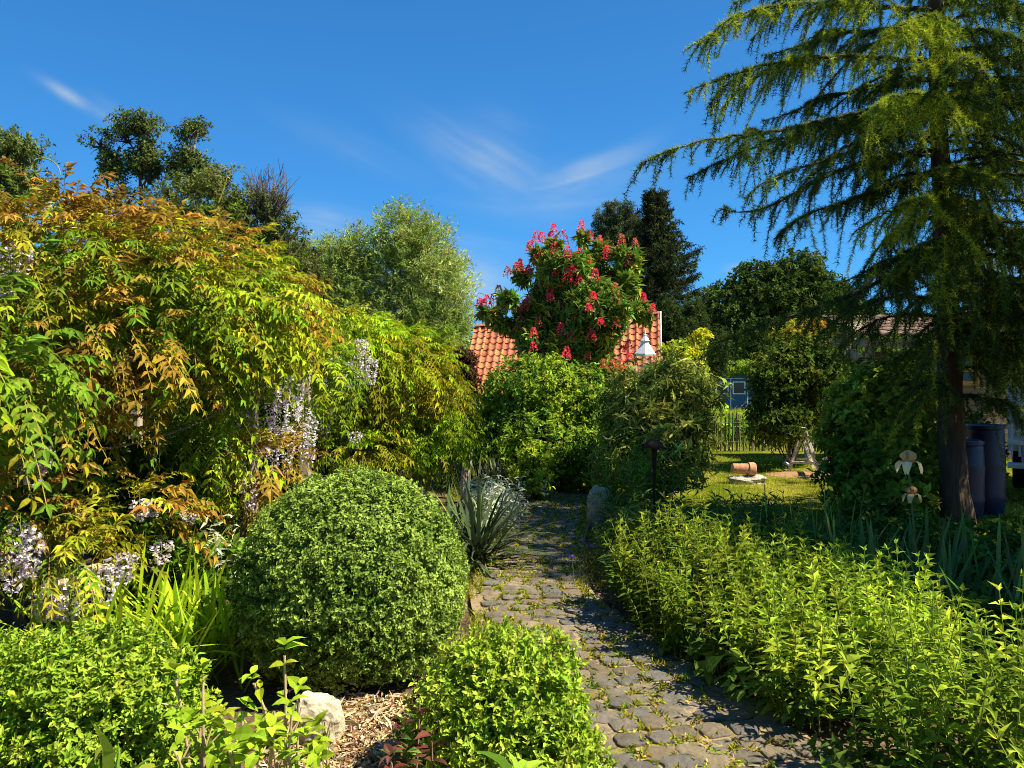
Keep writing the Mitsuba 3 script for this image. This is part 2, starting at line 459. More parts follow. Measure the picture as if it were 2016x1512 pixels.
def path_dist(P):
    """Distance beyond the path's edge (negative on it)."""
    d = np.linalg.norm(P[:, None, :2] - PATH[None], axis=2)
    i = d.argmin(1)
    return d[np.arange(len(P)), i] - PATH_W[i]


e0, e1_ = PATH - pnor * (PATH_W + .1)[:, None], PATH + pnor * (PATH_W + .1)[:, None]
V = np.stack([np.c_[e0, np.full(80, .002)], np.c_[PATH, np.full(80, .008)], np.c_[e1_, np.full(80, .002)]], 1).reshape(-1, 3)
Fq = [(3 * i + a, 3 * i + a + 1, 3 * i + a + 4, 3 * i + a + 3) for i in range(79) for a in (0, 1)]
Fq = np.array(Fq)
structure('path', V, np.vstack([Fq[:, [0, 1, 2]], Fq[:, [0, 2, 3]]]), 'm_sand')

g = np.linspace(0, 1, 25)
lx, ly = np.meshgrid(np.linspace(1.0, 14, 60), np.linspace(7.9, 18.6, 60))
lz = -.012 + .03 * (meshkit.fbm(np.stack([lx * .7, ly * .7, lx * 0], -1), 3) - .5)
Vl = np.stack([lx, ly, lz], -1).reshape(-1, 3)
i, j = np.meshgrid(np.arange(59), np.arange(59), indexing='ij')
Fl = np.stack([i * 60 + j, i * 60 + j + 1, (i + 1) * 60 + j + 1, (i + 1) * 60 + j], -1).reshape(-1, 4)
Fl = np.vstack([Fl[:, [0, 1, 2]], Fl[:, [0, 2, 3]]])
Fl = Fl[path_dist(Vl[Fl].mean(1)) > .12]
structure('lawn', Vl, Fl, 'm_lawn')
structure('meadow', [(-60, 18.7, -.02), (120, 18.7, -.02), (120, 80, -.02), (-60, 80, -.02)], [(0, 1, 2), (0, 2, 3)], 'm_lawn')
structure('verge', [(-.9, 10.55, -.004), (1.7, 10.9, -.004), (1.7, 12.3, -.004), (-.9, 12.3, -.004)], [(0, 1, 2), (0, 2, 3)], 'm_lawn')


# paving stones, each a part of the path
def cobble(c, hx, hy, rot, h, seed):
    r = np.random.default_rng(seed)
    n = 16
    a = np.pi / 16 + np.arange(n) * 2 * np.pi / n + r.normal(0, .03, n)
    sq = 1 / (np.abs(np.cos(a)) ** 9 + np.abs(np.sin(a)) ** 9) ** (1 / 9)
    ring = np.stack([np.cos(a) * sq * hx, np.sin(a) * sq * hy], 1) * (1 + r.normal(0, .035, (n, 1)))
    ring = np.c_[ring]
    ring[:, 0] += ring[:, 1] * r.normal(0, .08)
    tilt = r.normal(0, .035, 2)
    rows = [(1.0, -.03), (1.0, h * .45), (.93, h * .85), (.72, h * .98), (.35, h * 1.03)]
    V = np.vstack([np.c_[ring * s, np.full(n, z)] for s, z in rows] + [[(0, 0, h * 1.03)]])
    V[n:, 2] += V[n:, :2] @ tilt + r.normal(0, .0018, len(V) - n)
    k = np.arange(n); k2 = (k + 1) % n
    Fc = np.vstack([np.vstack([np.stack([i * n + k, i * n + k2, (i + 1) * n + k2], 1), np.stack([i * n + k, (i + 1) * n + k2, (i + 1) * n + k], 1)]) for i in range(4)] + [np.stack([4 * n + k, 4 * n + k2, k * 0 + 5 * n], 1)])
    co, si = math.cos(rot), math.sin(rot)
    V[:, :2] = V[:, :2] @ np.array([[co, si], [-si, co]])
    return V + np.asarray(c), Fc


arc = np.concatenate([[0], np.cumsum(np.linalg.norm(np.diff(PATH, axis=0), axis=1))])
spots, s_, row = [], np.interp(2.0, PATH[:, 1], arc), 0
while s_ < arc[-1] - .15:
    p = np.array([np.interp(s_, arc, PATH[:, k]) for k in (0, 1)])
    nrm = unit(np.array([np.interp(s_, arc, pnor[:, k]) for k in (0, 1)]))
    w = np.interp(s_, arc, PATH_W)
    pitch = .138
    off = -w + (.5 if row % 2 else 1.0) * pitch * .5 + rng.uniform(-.02, .02)
    while off < w + .03:
        ln = pitch * rng.uniform(.86, 1.2)
        spots.append((*(p + nrm * (off + ln / 2 - .06) + rng.normal(0, .008, 2)), ln, math.atan2(nrm[1], nrm[0])))
        off += ln + .010
    s_ += .128 * rng.uniform(.95, 1.08); row += 1
spots = sorted(spots, key=lambda q: math.hypot(q[0], q[1]) if q[1] > 2.6 else 50 + q[1])
tones = np.array([(.20, .175, .14), (.22, .19, .145), (.27, .215, .14), (.18, .165, .145), (.29, .235, .155), (.22, .175, .125)])
far_stones = []
for q, (x, y, ln, a) in enumerate(spots):
    Vc, Fc = cobble((x, y, .004 + rng.normal(0, .004)), ln / 2 + .001, .128 / 2 * rng.uniform(.93, 1.03), a + rng.normal(0, .05), rng.uniform(.009, .015), 900 + q)
    col = tones[rng.integers(6)] * rng.uniform(.55, .85)
    if q < 300:
        part('path', 'stone', Vc, Fc, uvp(np.broadcast_to(col, Vc.shape)), 'm_stone', smooth=True)
    else:
        far_stones.append((Vc[None], Fc, uvp(np.broadcast_to(col, Vc.shape))[None]))
if far_stones:
    part('path', 'paving', *cat(*far_stones), 'm_stone', smooth=True, kind='stuff')

# weeds and dry moss in the joints
n = 9000
k = rng.integers(8, 76, n)
P = np.c_[PATH[k] + ptan[k] * rng.uniform(-.08, .08, (n, 1)) + pnor[k] * (rng.uniform(-1.05, 1.05, (n, 1)) * (PATH_W[k] + .04)[:, None]), np.full(n, .008)]
stone_xy = np.array([(q[0], q[1]) for q in spots])
from scipy.spatial import cKDTree
dd, _ = cKDTree(stone_xy).query(P[:, :2])
P = P[(dd > .058) & (meshkit.fbm(P * 2.5, 2, seed=8) > .36)]
n = len(P)
A = unit(rng.normal(size=(n, 3)) * [1, 1, .5] + [0, 0, .75])
col = jitter_col(np.where(rng.random((n, 1)) < .55, [[.30, .27, .03]], [[.12, .18, .02]]), n, .25)
v1 = sprig(P, A, 5, .030, .009, .02, col, L2, per=3, jit=.5)
part('path', 'joint_weeds', *cat(v1), 'm_leaf', kind='stuff')


# loose litter: dry bits on the soil
def litter(key, n, area, L, W, cols, zj=.01, label=None, ok=None):
    P = np.c_[rng.uniform(area[0], area[1], n), rng.uniform(area[2], area[3], n), rng.uniform(-.015, zj, n)]
    if ok is not None: P = P[ok(P)]
    n = len(P)
    A = unit(rng.normal(size=(n, 3)) * [1, 1, .25])
    N = unit(rng.normal(size=(n, 3)) * [.5, .5, 1] + [0, 0, .8])
    c = jitter_col(np.asarray(cols)[rng.integers(0, len(cols), n)], n, .35, .1)
    V, uv = leaves(L2, P, A, N, L * np.exp(rng.normal(0, .4, n)), W * np.exp(rng.normal(0, .3, n)), c)
    shape(key, *cat((V, L2[1], uv)), 'm_solid')
    labels[key] = {'label': label, 'category': 'mulch' if 'mulch' in key else 'leaf litter', 'kind': 'stuff'}


litter('straw_mulch', 9000, (-1.05, -.18, 2.55, 3.95), .045, .011, [(.66, .48, .27), (.52, .36, .2), (.78, .62, .38), (.36, .22, .13)], .02, 'tan straw and bark mulch on the soil around the pale boulder')
litter('leaf_litter', 9000, (-.6, 2.0, 2.0, 10.5), .03, .012, [(.22, .16, .08), (.30, .24, .13), (.10, .07, .04)], .006, 'dry brown leaf litter along the edges of the cobbled path', lambda P: (path_dist(P) > -.12) & (path_dist(P) < .55))


# grass on the lawn, the verge and the meadow
def grass(key, label, P, h, col, lean=.35, w=.006):
    n = len(P)
    A = unit(np.stack([rng.normal(0, lean, n), rng.normal(0, lean, n), np.ones(n)], 1))
    c = jitter_col(col, n, .28, .12)
    V, uv = leaves(L1, P, A, unit(rng.normal(size=(n, 3)) * [1, 1, .1]), h * np.exp(rng.normal(0, .35, n)), w, c)
    shape(key, *cat((V, L1[1], uv)), 'm_leaf')
    labels[key] = {'label': label, 'category': 'grass', 'kind': 'stuff'}


n = 90000
yy = 7.9 + 10.2 * rng.random(n) ** 1.9
P = np.c_[rng.uniform(1.0, 12, n), yy, np.full(n, -.01)]
P = P[in_view(P, 60) & (path_dist(P) > .15)]
dirt = np.exp(-((P[:, 0] - 5.5) / .85) ** 2 - ((P[:, 1] - 13.7) / .55) ** 2) + .9 * np.exp(-((P[:, 1] - 17.9) / .35) ** 2)
P = P[rng.random(len(P)) > dirt * 1.15]
tone = mesh_t = meshkit.fbm(P * [.9, .9, 0] + 4, 3)[:, None]
grass('lawn_grass', 'short yellow green lawn grass between the border and the picket fence', P, .045, np.where(tone > .55, [[.34, .31, .04]], [[.22, .27, .022]]) * (.8 + .5 * tone), .45, .007)
n = 9000
P = np.c_[rng.uniform(-.9, 1.7, n), rng.uniform(10.6, 12.2, n), np.zeros(n)]
P = P[(path_dist(P) > .1)]
P2 = np.c_[PATH[rng.integers(30, 78, 7000)] + rng.normal(0, .12, (7000, 2)) + np.where(rng.random((7000, 1)) < .5, 1, -1) * [[.56, 0]], np.zeros(7000)]
P2 = P2[(path_dist(P2) > -.02) & (meshkit.fbm(P2 * 1.4 + 3, 2) > .46)]
P3 = np.c_[PATH[rng.integers(20, 62, 5200)] - [[.50, 0]] - np.abs(rng.normal(0, .16, (5200, 1))) * [[1, 0]] + rng.normal(0, .06, (5200, 2)), np.zeros(5200)]
P3 = P3[(path_dist(P3) > .0) & (meshkit.fbm(P3 * 2.2 + 9, 2) > .44)]
P2 = np.vstack([P2, P3])
grass('verge_grass', 'tufts of yellow green grass along the far end of the path', np.vstack([P, P2]), .07, [.24, .24, .03], .6, .006)
n = 30000
P = np.c_[rng.uniform(2, 26, n), 19 + 33 * rng.random(n) ** 1.3, np.zeros(n)]
P = P[in_view(P, 10)]
grass('meadow_grass', 'sunlit meadow grass between the picket fence and the blue shed', P, .16, [.24, .29, .03], .3, .03)
shape('bare_earth', *(lambda V, Fc: (V, Fc, uvp(np.broadcast_to([.30, .17, .09], V.shape))))(
    np.array([(5.5 + 1.0 * math.cos(a) * q, 13.7 + .62 * math.sin(a) * q, .012 - .02 * q) for q in (1., .5) for a in np.arange(24) * math.pi / 12] + [(5.5, 13.7, .015)]),
    np.array([f for i in range(24) for f in ((i, (i + 1) % 24, 24 + (i + 1) % 24), (i, 24 + (i + 1) % 24, 24 + i), (24 + i, 24 + (i + 1) % 24, 48))])), 'm_solid')
labels['bare_earth'] = {'kind': 'structure'}

# ================================================================== BUILT THINGS
# --- barn with a pantile roof
RL, RR = np.array([-1.21, 25.2, 3.47]), np.array([4.60, 24.2, 3.80])
er = unit(RR - RL)
width = np.linalg.norm(RR - RL)
hn = unit(np.cross(er, [0, 0, 1.]))
if hn[1] > 0: hn = -hn                       # towards the camera
pitchr = math.radians(47)
es = unit(hn * math.cos(pitchr) + np.array([0, 0, -math.sin(pitchr)]))
en = unit(np.cross(er, es))
if en[2] < 0: en = -en
barn = thing('barn', 'old barn with an orange clay pantile roof behind the red flowering chestnut', 'barn')
NT, NR, gauge = 27, 11, .275
tw = width / NT
prof = [(-.02, .0), (.1, -.012), (.25, -.02), (.45, -.016), (.62, .004), (.75, .030), (.87, .042), (1.0, .028), (1.06, .0)]
sag = lambda x: -.05 * math.sin(math.pi * x / width)
roof_base = RL + er * width / 2
ROOF = pkey(barn, 'roof')
deck = [RL + en * -.05 - es * .02, RR + en * -.05 - es * .02, RR + en * -.05 + es * (gauge * NR), RL + en * -.05 + es * (gauge * NR)]
backs = unit(-hn * math.cos(pitchr) + np.array([0, 0, -math.sin(pitchr)]))
deck += [RR - [0, 0, .06] + backs * 3.0, RL - [0, 0, .06] + backs * 3.0]
shape(ROOF, deck, [(0, 1, 2), (0, 2, 3), (0, 5, 4), (0, 4, 1)], uvp(np.broadcast_to([.12, .06, .04], (6, 3))), 'm_solid')
labels[ROOF] = {'label': 'orange clay pantile roof'}
tcol = np.array([1.12, .92, .78]) * np.array([(.52, .20, .11), (.46, .17, .10), (.56, .25, .13), (.40, .16, .11), (.55, .27, .15), (.60, .33, .14)])
for r_ in range(NR):
    for c_ in range(NT):
        x0 = c_ * tw
        jx, js, jr = rng.normal(0, .006), rng.normal(0, .008), rng.normal(0, .012)
        top, bot = [], []
        for (px_, pz) in prof:
            x = x0 + px_ * tw + jx
            o = RL + er * x + np.array([0, 0, sag(x)])
            top.append(o + es * (r_ * gauge + js - .03) + en * (pz + .005))
            bot.append(o + es * ((r_ + 1) * gauge + js + .02 + jr * px_) + en * (pz + .038))
        m_ = len(prof)
        low = [b - en * .018 for b in bot]
        Vt = np.array(top + bot + bot + low)
        Ft = [f for i in range(m_ - 1) for f in ((i, i + 1, m_ + i + 1), (i, m_ + i + 1, m_ + i), (2 * m_ + i, 2 * m_ + i + 1, 3 * m_ + i + 1), (2 * m_ + i, 3 * m_ + i + 1, 3 * m_ + i))]
        col = tcol[rng.choice(6, p=[.3, .22, .2, .12, .1, .06])] * rng.uniform(.85, 1.15)
        part(ROOF, 'tile', Vt, Ft, uvp(np.broadcast_to(col, Vt.shape)), 'm_solid', smooth=True)
for c_ in range(15):
    x0, x1 = width * c_ / 15 - .01, width * (c_ + 1) / 15 + .03
    a = np.linspace(-1.25, 1.25, 7)
    rr_ = np.array([(.12, .11)])
    Vt = []
    for x, q in ((x0, 1.), (x1, 1.1)):
        o = RL + er * x + np.array([0, 0, sag(x) - .035])
        Vt += [o + hn * math.sin(t) * .12 * q + np.array([0, 0, 1.]) * math.cos(t) * .105 * q for t in a]
    Ft = [f for i in range(6) for f in ((i, i + 1, 7 + i + 1), (i, 7 + i + 1, 7 + i))]
    part(ROOF, 'ridge_tile', Vt, Ft, uvp(np.broadcast_to(np.array([.46, .19, .12]) * rng.uniform(.8, 1.15), (14, 3))), 'm_solid', smooth=True)
eL, eR = RL + es * gauge * NR * .96, RR + es * gauge * NR * .96
bL, bR = RL + backs * 2.9, RR + backs * 2.9
dn = lambda p: np.array([p[0], p[1], -.03])
ins = np.array([0, 0, -.12])
part(barn, 'wall', [eL + ins, eR + ins, dn(eR), dn(eL)], [(0, 1, 2), (0, 2, 3)], np.zeros((4, 2)), 'm_brick')
gR = [RR + ins - er * .08, eR + ins - er * .08, dn(eR) - er * .08, dn(bR) - er * .08, bR + ins - er * .08]
gL = [RL + ins + er * .08, eL + ins + er * .08, dn(eL) + er * .08, dn(bL) + er * .08, bL + ins + er * .08]
for g_ in (gR, gL):
    part(barn, 'gable_wall', g_, [(0, 1, 2), (0, 2, 3), (0, 3, 4)], np.zeros((5, 2)), 'm_brick')
mesh_part(barn, 'bargeboard', beam(RR + er * .05 + en * .0 - es * .05, RR + er * .05 + es * gauge * NR, .035, .12), (.72, .72, .70), 'm_paint')
mesh_part(barn, 'bargeboard', beam(RR + er * .055 - backs * .05, RR + er * .055 + backs * 3, .035, .12), (.72, .72, .70), 'm_paint')

# --- white lantern on a post
lam = thing('garden_lantern', 'white six sided lantern on a post rising behind the long leaved bush', 'lantern')
Lc = at(1270, 700, 12.4)
lx_, ly_ = Lc[0], Lc[1]
hexring = lambda r, z: np.array([(lx_ + .84 * r * math.cos(a), ly_ + .84 * r * math.sin(a), z) for a in np.arange(6) * math.pi / 3 + .35])


def frustum(r0, z0, r1, z1):
    V = np.vstack([hexring(r0, z0), hexring(r1, z1), [(lx_, ly_, z0), (lx_, ly_, z1)]])
    k = np.arange(6); k2 = (k + 1) % 6
    return trimesh.Trimesh(V, np.vstack([np.stack([k, k2, k2 + 6], 1), np.stack([k, k2 + 6, k + 6], 1), np.stack([k2, k, k * 0 + 12], 1), np.stack([k + 6, k2 + 6, k * 0 + 13], 1)]), process=False)


WH = (.80, .80, .79)
zt = 2.08                                   # underside of the roof of the lantern
pole = lathe([(.09, -.03), (.09, .08), (.05, .12), (.04, .3), (.035, 1.45), (.05, 1.5), (.05, 1.54), (.03, 1.58), (.07, 1.64), (.02, 1.66)], 16)
pole.apply_translation((lx_, ly_, 0))
mesh_part(lam, 'post', pole, WH, 'm_paint', smooth=35)
mesh_part(lam, 'base_plate', frustum(.115, 1.655, .125, 1.675), WH, 'm_paint')
mesh_part(lam, 'cap', frustum(.225, zt, .075, zt + .175), WH, 'm_paint')
mesh_part(lam, 'cap_rim', frustum(.228, zt - .03, .232, zt - .002), WH, 'm_paint')
mesh_part(lam, 'vent', frustum(.072, zt + .177, .072, zt + .21), WH, 'm_paint')
mesh_part(lam, 'crown', frustum(.098, zt + .212, .03, zt + .29), WH, 'm_paint')
fin = lathe([(.0, zt + .29), (.018, zt + .29), (.022, zt + .31), (.010, zt + .325), (.016, zt + .345), (.002, zt + .40)], 10)
fin.apply_translation((lx_, ly_, 0))
mesh_part(lam, 'finial', fin, WH, 'm_paint', smooth=40)
b0, b1 = hexring(.115, 1.676), hexring(.195, zt - .031)
for q in range(6):
    mesh_part(lam, 'bar', beam(b0[q], b1[q], .016, .016), WH, 'm_paint')
    q2 = (q + 1) % 6
    part(lam, 'pane', [b0[q], b0[q2], b1[q2], b1[q]], [(0, 1, 2), (0, 2, 3)], np.zeros((4, 2)), 'm_glass')
bulb = trimesh.creation.icosphere(2, .04); bulb.apply_transform(np.diag([1, 1, 1.5, 1])); bulb.apply_translation((lx_, ly_, 1.86))
mesh_part(lam, 'bulb', bulb, (.8, .8, .78), 'm_paint', smooth=True)
hold = lathe([(.022, 1.66), (.022, 1.8)], 8); hold.apply_translation((lx_, ly_, 0))
mesh_part(lam, 'lamp_holder', hold, WH, 'm_paint', smooth=True)

# --- picket fence of split pales
fen = thing('picket_fence', 'weathered picket fence of thin split pales across the end of the lawn', 'fence')
FY = 18.55
for q, x in enumerate(np.arange(2.0, 10.2, .094)):
    x = x + rng.normal(0, .012)
    h = rng.uniform(.80, .95) - (.0 if x < 6 else .06)
    y = FY + rng.normal(0, .012)
    lean = rng.normal(0, .02)
    r_ = rng.uniform(.014, .023)
    p = np.array([(x, y, -.03), (x + lean * .4, y, h * .45), (x + lean * .9, y, h * .96), (x + lean, y, h)])
    mesh_part(fen, 'pale', trimesh.Trimesh(*tube(p, [r_ * 1.05, r_, r_ * .85, .004], 6), process=False), np.array([.17, .125, .085]) * rng.uniform(.6, 1.35), 'm_wood', smooth=True)
for z in (.22, .68):
    V_, F_ = tube(np.array([(2.0, FY - .026, z), (6, FY - .026, z - .012), (10.2, FY - .026, z)]), .004, 5)
    part(fen, 'wire', V_, F_, uvp(np.broadcast_to([.2, .19, .18], V_.shape)), 'm_paint', smooth=True)
for x in (3.0, 4.6, 6.05, 7.9, 9.6):
    c = trimesh.Trimesh(*tube([(x, FY + .07, -.03), (x, FY + .07, .5), (x, FY + .07, 1.0)], [.045, .044, .04], 10, True), process=False)
    mesh_part(fen, 'post', c, (.20, .16, .12), 'm_wood', smooth=40)

# --- blue shed far behind
sh = thing('garden_shed', 'blue wooden garden shed with double doors and white framed windows', 'shed')
SY = 48.0
BL, WF = (.050, .135, .27), (.62, .66, .70)
x0, x1, xa = 12.35, 15.5, 13.55
zw = 2.1
sw = mesh_part(sh, 'wall', box_at(((x0 + x1) / 2, SY + 1.25, zw / 2), ((x1 - x0) / 2, 1.2, zw / 2)), np.array(BL) * .5, 'm_solid')
pl = np.arange(x0, x1 - .01, .145)
for x in pl:
    top = zw + .55 * (1 - abs(x + .07 - xa - .35) / 1.7)
    mesh_part(sh, 'board', box_at((x + .0725, SY + .03, top / 2), (.067, .014, top / 2)), np.array(BL) * rng.uniform(.85, 1.15), 'm_solid')
for s in (-1, 1):
    dx = xa + s * .52
    d = pkey(sh, 'door')
    shape(d, *(lambda m: (m.vertices, m.faces, uvp(np.broadcast_to(BL, m.vertices.shape))))(box_at((dx, SY - .01, .98), (.50, .025, .92))), 'm_solid')
    for xx in np.arange(-.42, .45, .12):
        mesh_part(d, 'board', box_at((dx + xx, SY - .045, .52), (.054, .01, .42)), np.array(BL) * rng.uniform(.9, 1.12), 'm_solid')
    for (cx, cz, hx, hz) in ((0, 1.72, .36, .03), (0, 1.0, .36, .03), (-.36, 1.36, .035, .39), (.36, 1.36, .035, .39)):
        mesh_part(d, 'window_frame', box_at((dx + cx, SY - .055, cz), (hx, .018, hz)), WF, 'm_paint')
    mesh_part(d, 'pane', box_at((dx, SY - .042, 1.36), (.325, .005, .33)), (.01, .01, .01), 'm_darkglass')
    if s > 0:
        for z in (.25, 1.75):
            mesh_part(d, 'hinge', box_at((dx + .30, SY - .075, z), (.18, .008, .02)), (.45, .47, .5), 'm_paint')
for x in (xa, xa + 1.05, xa - 1.05):
    mesh_part(sh, 'trim', box_at((x, SY - .03, .97), (.035, .03, .95)), (.45, .52, .60), 'm_paint')
mesh_part(sh, 'trim', box_at((xa, SY - .03, 1.95), (1.1, .03, .03)), (.40, .48, .58), 'm_paint')
mesh_part(sh, 'trim', box_at((x1, SY - .02, 1.0), (.05, .04, 1.0)), (.50, .53, .55), 'm_paint')
mesh_part(sh, 'roof', beam((x0 - .25, SY + 1.2, zw - .05), (xa + .36, SY + 1.2, zw + .62), 2.9, .07), (.33, .33, .33), 'm_solid')
mesh_part(sh, 'roof', beam((x1 + .25, SY + 1.2, zw - .08), (xa + .36, SY + 1.2, zw + .615), 2.9, .07), (.33, .33, .33), 'm_solid')

# --- two sawhorses
def sawhorse(x, y, rot, label):
    k = thing('sawhorse', label, 'sawhorse', 'sawhorses on the lawn')
    R = lambda p: np.array([x + p[0] * math.cos(rot) - p[1] * math.sin(rot), y + p[0] * math.sin(rot) + p[1] * math.cos(rot), p[2]])
    W_ = np.array([.62, .57, .50])
    mesh_part(k, 'top_rail', beam(R((-.42, 0, .77)), R((.42, 0, .77)), .09, .05), W_ * .8, 'm_wood')
    for sx in (-1, 1):
        for sy in (-1, 1):
            mesh_part(k, 'leg', beam(R((sx * .34, sy * .02, .75)), R((sx * .36, sy * .27, -.02)), .06, .035), W_ * rng.uniform(.85, 1.1), 'm_wood')
        mesh_part(k, 'spreader', beam(R((sx * .37, -.21, .16)), R((sx * .37, .21, .16)), .03, .045), W_, 'm_wood')
    for sy in (-1, 1):
        mesh_part(k, 'stretcher', beam(R((-.35, sy * .25, .10)), R((.35, sy * .25, .10)), .03, .045), W_, 'm_wood')


sawhorse(5.42, 14.5, 1.35, 'grey wooden sawhorse on the lawn, the one farther left')
sawhorse(5.75, 13.7, 1.25, 'grey wooden sawhorse on the lawn, the one nearer the dark bush')

# --- clay pot lying on a pale stone slab
sl = numbered('stone_slab')
c = at(1470, 942, 12.6)
slab = rock((c[0], c[1], .03), (.30, .2, .085), 3, 4, .55)
mesh_part(None, sl, slab, (.42, .40, .35), 'm_stone', smooth=50)
labels[sl] = {'label': 'pale flat stone on the lawn under the lying clay pot', 'category': 'stone'}
pot = thing('clay_pot', 'long terracotta pot lying on its side on the pale stone', 'pot')
RT = trimesh.transformations
def lay(m, base, ang, tilt):
    m.apply_transform(RT.rotation_matrix(math.pi / 2 - tilt, (0, 1, 0)))
    m.apply_transform(RT.rotation_matrix(ang, (0, 0, 1)))
    m.apply_translation(base)
    return m
pb = (c[0] - .24, c[1] - .02, .23)
mesh_part(pot, 'body', lay(lathe([(.0, .0), (.075, .0), (.078, .02), (.092, .26), (.09, .265)], 24), pb, .05, -.06), (.55, .27, .15), 'm_solid', smooth=40)
mesh_part(pot, 'rim', lay(lathe([(.09, .255), (.112, .26), (.115, .35), (.104, .37), (.09, .37), (.085, .3)], 24), pb, .05, -.06), (.58, .30, .18), 'm_solid', smooth=40)

# --- boulders
b1_ = numbered('boulder')
mesh_part(None, b1_, rock((-.875, 3.47, .085), (.115, .10, .125), 5, 5, .34), (.56, .49, .36), 'm_stone', smooth=True)
labels[b1_] = {'label': 'cream coloured boulder on the mulch in front of the big clipped ball', 'category': 'boulder'}
b2_ = numbered('boulder')
mesh_part(None, b2_, rock((1.02, 8.85, .16), (.15, .14, .26), 9, 5, .26), (.48, .40, .29), 'm_stone', smooth=True)
labels[b2_] = {'label': 'tall pale rounded stone at the right edge of the far path', 'category': 'boulder'}

# --- rusty garden stake with a bell shaped head
stk = thing('garden_stake', 'dark rusty metal stake with a bell shaped head beside the long leaved bush', 'garden ornament')
sx_, sy_ = at(1288, 870, 7.6)[:2]
V_, F_ = tube([(sx_ + .01, sy_, -.03), (sx_, sy_, .5), (sx_ - .005, sy_, .97)], [.012, .011, .010], 8)
part(stk, 'rod', V_, F_, uvp(np.broadcast_to([.028, .018, .013], V_.shape)), 'm_solid', smooth=True)
head = lathe([(.0, 1.055), (.05, 1.05), (.085, 1.025), (.098, .99), (.10, .97), (.085, .968), (.06, .985), (.0, .99)], 18)
head.apply_transform(RT.rotation_matrix(.12, (0, 1, 0), (0, 0, 1.0))); head.apply_translation((sx_, sy_, 0))
mesh_part(stk, 'head', head, (.045, .022, .016), 'm_solid', smooth=45)
cone = lathe([(.0, .72), (.022, .78), (.028, .95), (.02, .97)], 10); cone.apply_translation((sx_, sy_, 0))
mesh_part(stk, 'socket', cone, (.03, .02, .015), 'm_solid', smooth=True)
V_, F_ = tube([(sx_ - .13, sy_, .60), (sx_, sy_ + .01, .605)], .005, 6)
part(stk, 'side_arm', V_, F_, uvp(np.broadcast_to([.028, .018, .013], V_.shape)), 'm_solid', smooth=True)
V_, F_ = tube(curve([(sx_, sy_, .30), (sx_ + .06, sy_ - .02, .40), (sx_ + .22, sy_ - .05, .455)], 8), .004, 6)
part(stk, 'side_arm', V_, F_, uvp(np.broadcast_to([.028, .018, .013], V_.shape)), 'm_solid', smooth=True)

# --- pergola of weathered posts
per = thing('pergola', 'weathered grey timber pergola carrying the wisteria on the left', 'pergola')
PG = np.array([.34, .29, .22])
for (x, y) in ((-2.14, 6.3), (-2.14, 8.0), (-3.9, 6.3), (-3.9, 8.0), (-3.7, 4.9)):
    mesh_part(per, 'post', beam((x, y, -.03), (x + .01, y, 2.32), .11, .11), PG * rng.uniform(.9, 1.1), 'm_wood')
mesh_part(per, 'beam', beam((-2.32, 5.6, 2.36), (-2.1, 8.3, 2.36), .08, .14), PG, 'm_wood')
mesh_part(per, 'beam', beam((-3.8, 4.8, 2.36), (-3.9, 8.4, 2.36), .08, .14), PG, 'm_wood')
for y in np.arange(5.7, 8.3, .8):
    mesh_part(per, 'rafter', beam((-4.2, y, 2.48), (-2.05, y, 2.48), .06, .1), PG, 'm_wood')
mesh_part(per, 'brace', beam((-2.12, 6.32, 1.45), (-2.11, 7.05, 2.28), .07, .09), PG * 1.1, 'm_wood')
mesh_part(per, 'brace', beam((-2.14, 6.25, 1.5), (-2.24, 5.5, 2.28), .07, .09), PG * 1.1, 'm_wood')
V_, F_ = tube(curve([at(108, 1154, 3.95), at(150, 1137, 4.1), at(200, 1116, 4.3), at(268, 1093, 4.6)], 12) + rng.normal(0, .008, (12, 3)), np.linspace(.024, .018, 12), 9, True)
part(per, 'rail', V_, F_, uvp(np.broadcast_to([.55, .43, .22], V_.shape)), 'm_wood', smooth=True, label='sunlit peeled pole tied low between the posts')

# --- dark board fence behind the purple hedge
bf = thing('board_fence', 'dark weathered board fence beyond the second wisteria', 'fence')
for x in np.arange(-2.3, -.35, .13):
    h = 1.25 + rng.normal(0, .03)
    mesh_part(bf, 'board', box_at((x, 12.6 + rng.normal(0, .006), h / 2), (.058, .012, h / 2)), np.array([.16, .13, .105]) * rng.uniform(.6, 1.3), 'm_wood')
for z in (.3, 1.0):
    mesh_part(bf, 'rail', box_at((-1.35, 12.64, z), (1.05, .022, .04)), (.13, .1, .08), 'm_wood')
sp = numbered('leaning_post')
mesh_part(None, sp, trimesh.Trimesh(*tube([(-.68, 11.0, -.03), (-.66, 11.0, .3), (-.60, 11.02, .72)], [.075, .07, .055], 9, True), process=False), (.36, .29, .25), 'm_bark', smooth=40)
labels[sp] = {'label': 'short grey weathered post leaning beside the small yucca', 'category': 'post'}

# --- timber shelter with tiled roof, far right behind the larch
ts = thing('timber_shelter', 'rustic timber shelter with a tiled roof behind the larch on the right', 'shelter')
TY = 15.5
TW = np.array([.30, .255, .20])
for (u) in (1592, 1712, 1850, 2040):
    x = at(u, 700, TY)[0]
    mesh_part(ts, 'post', beam((x, TY, -.03), (x, TY, 2.34 if u > 1600 else 2.75), .14, .14), TW, 'm_wood')
xb0, xb1 = at(1580, 676, TY)[0], at(2090, 676, TY)[0]
mesh_part(ts, 'beam', beam((xb0, TY - .08, 2.42), (xb1, TY - .08, 2.42), .10, .17), TW * 1.15, 'm_wood')
mesh_part(ts, 'brace', beam(at(1660, 686, TY - .09), at(1708, 722, TY - .09), .10, .2), TW * 1.1, 'm_wood')
mesh_part(ts, 'brace', beam(at(1578, 668, TY - .1), at(1548, 706, TY - .1), .10, .15), TW * 1.1, 'm_wood')
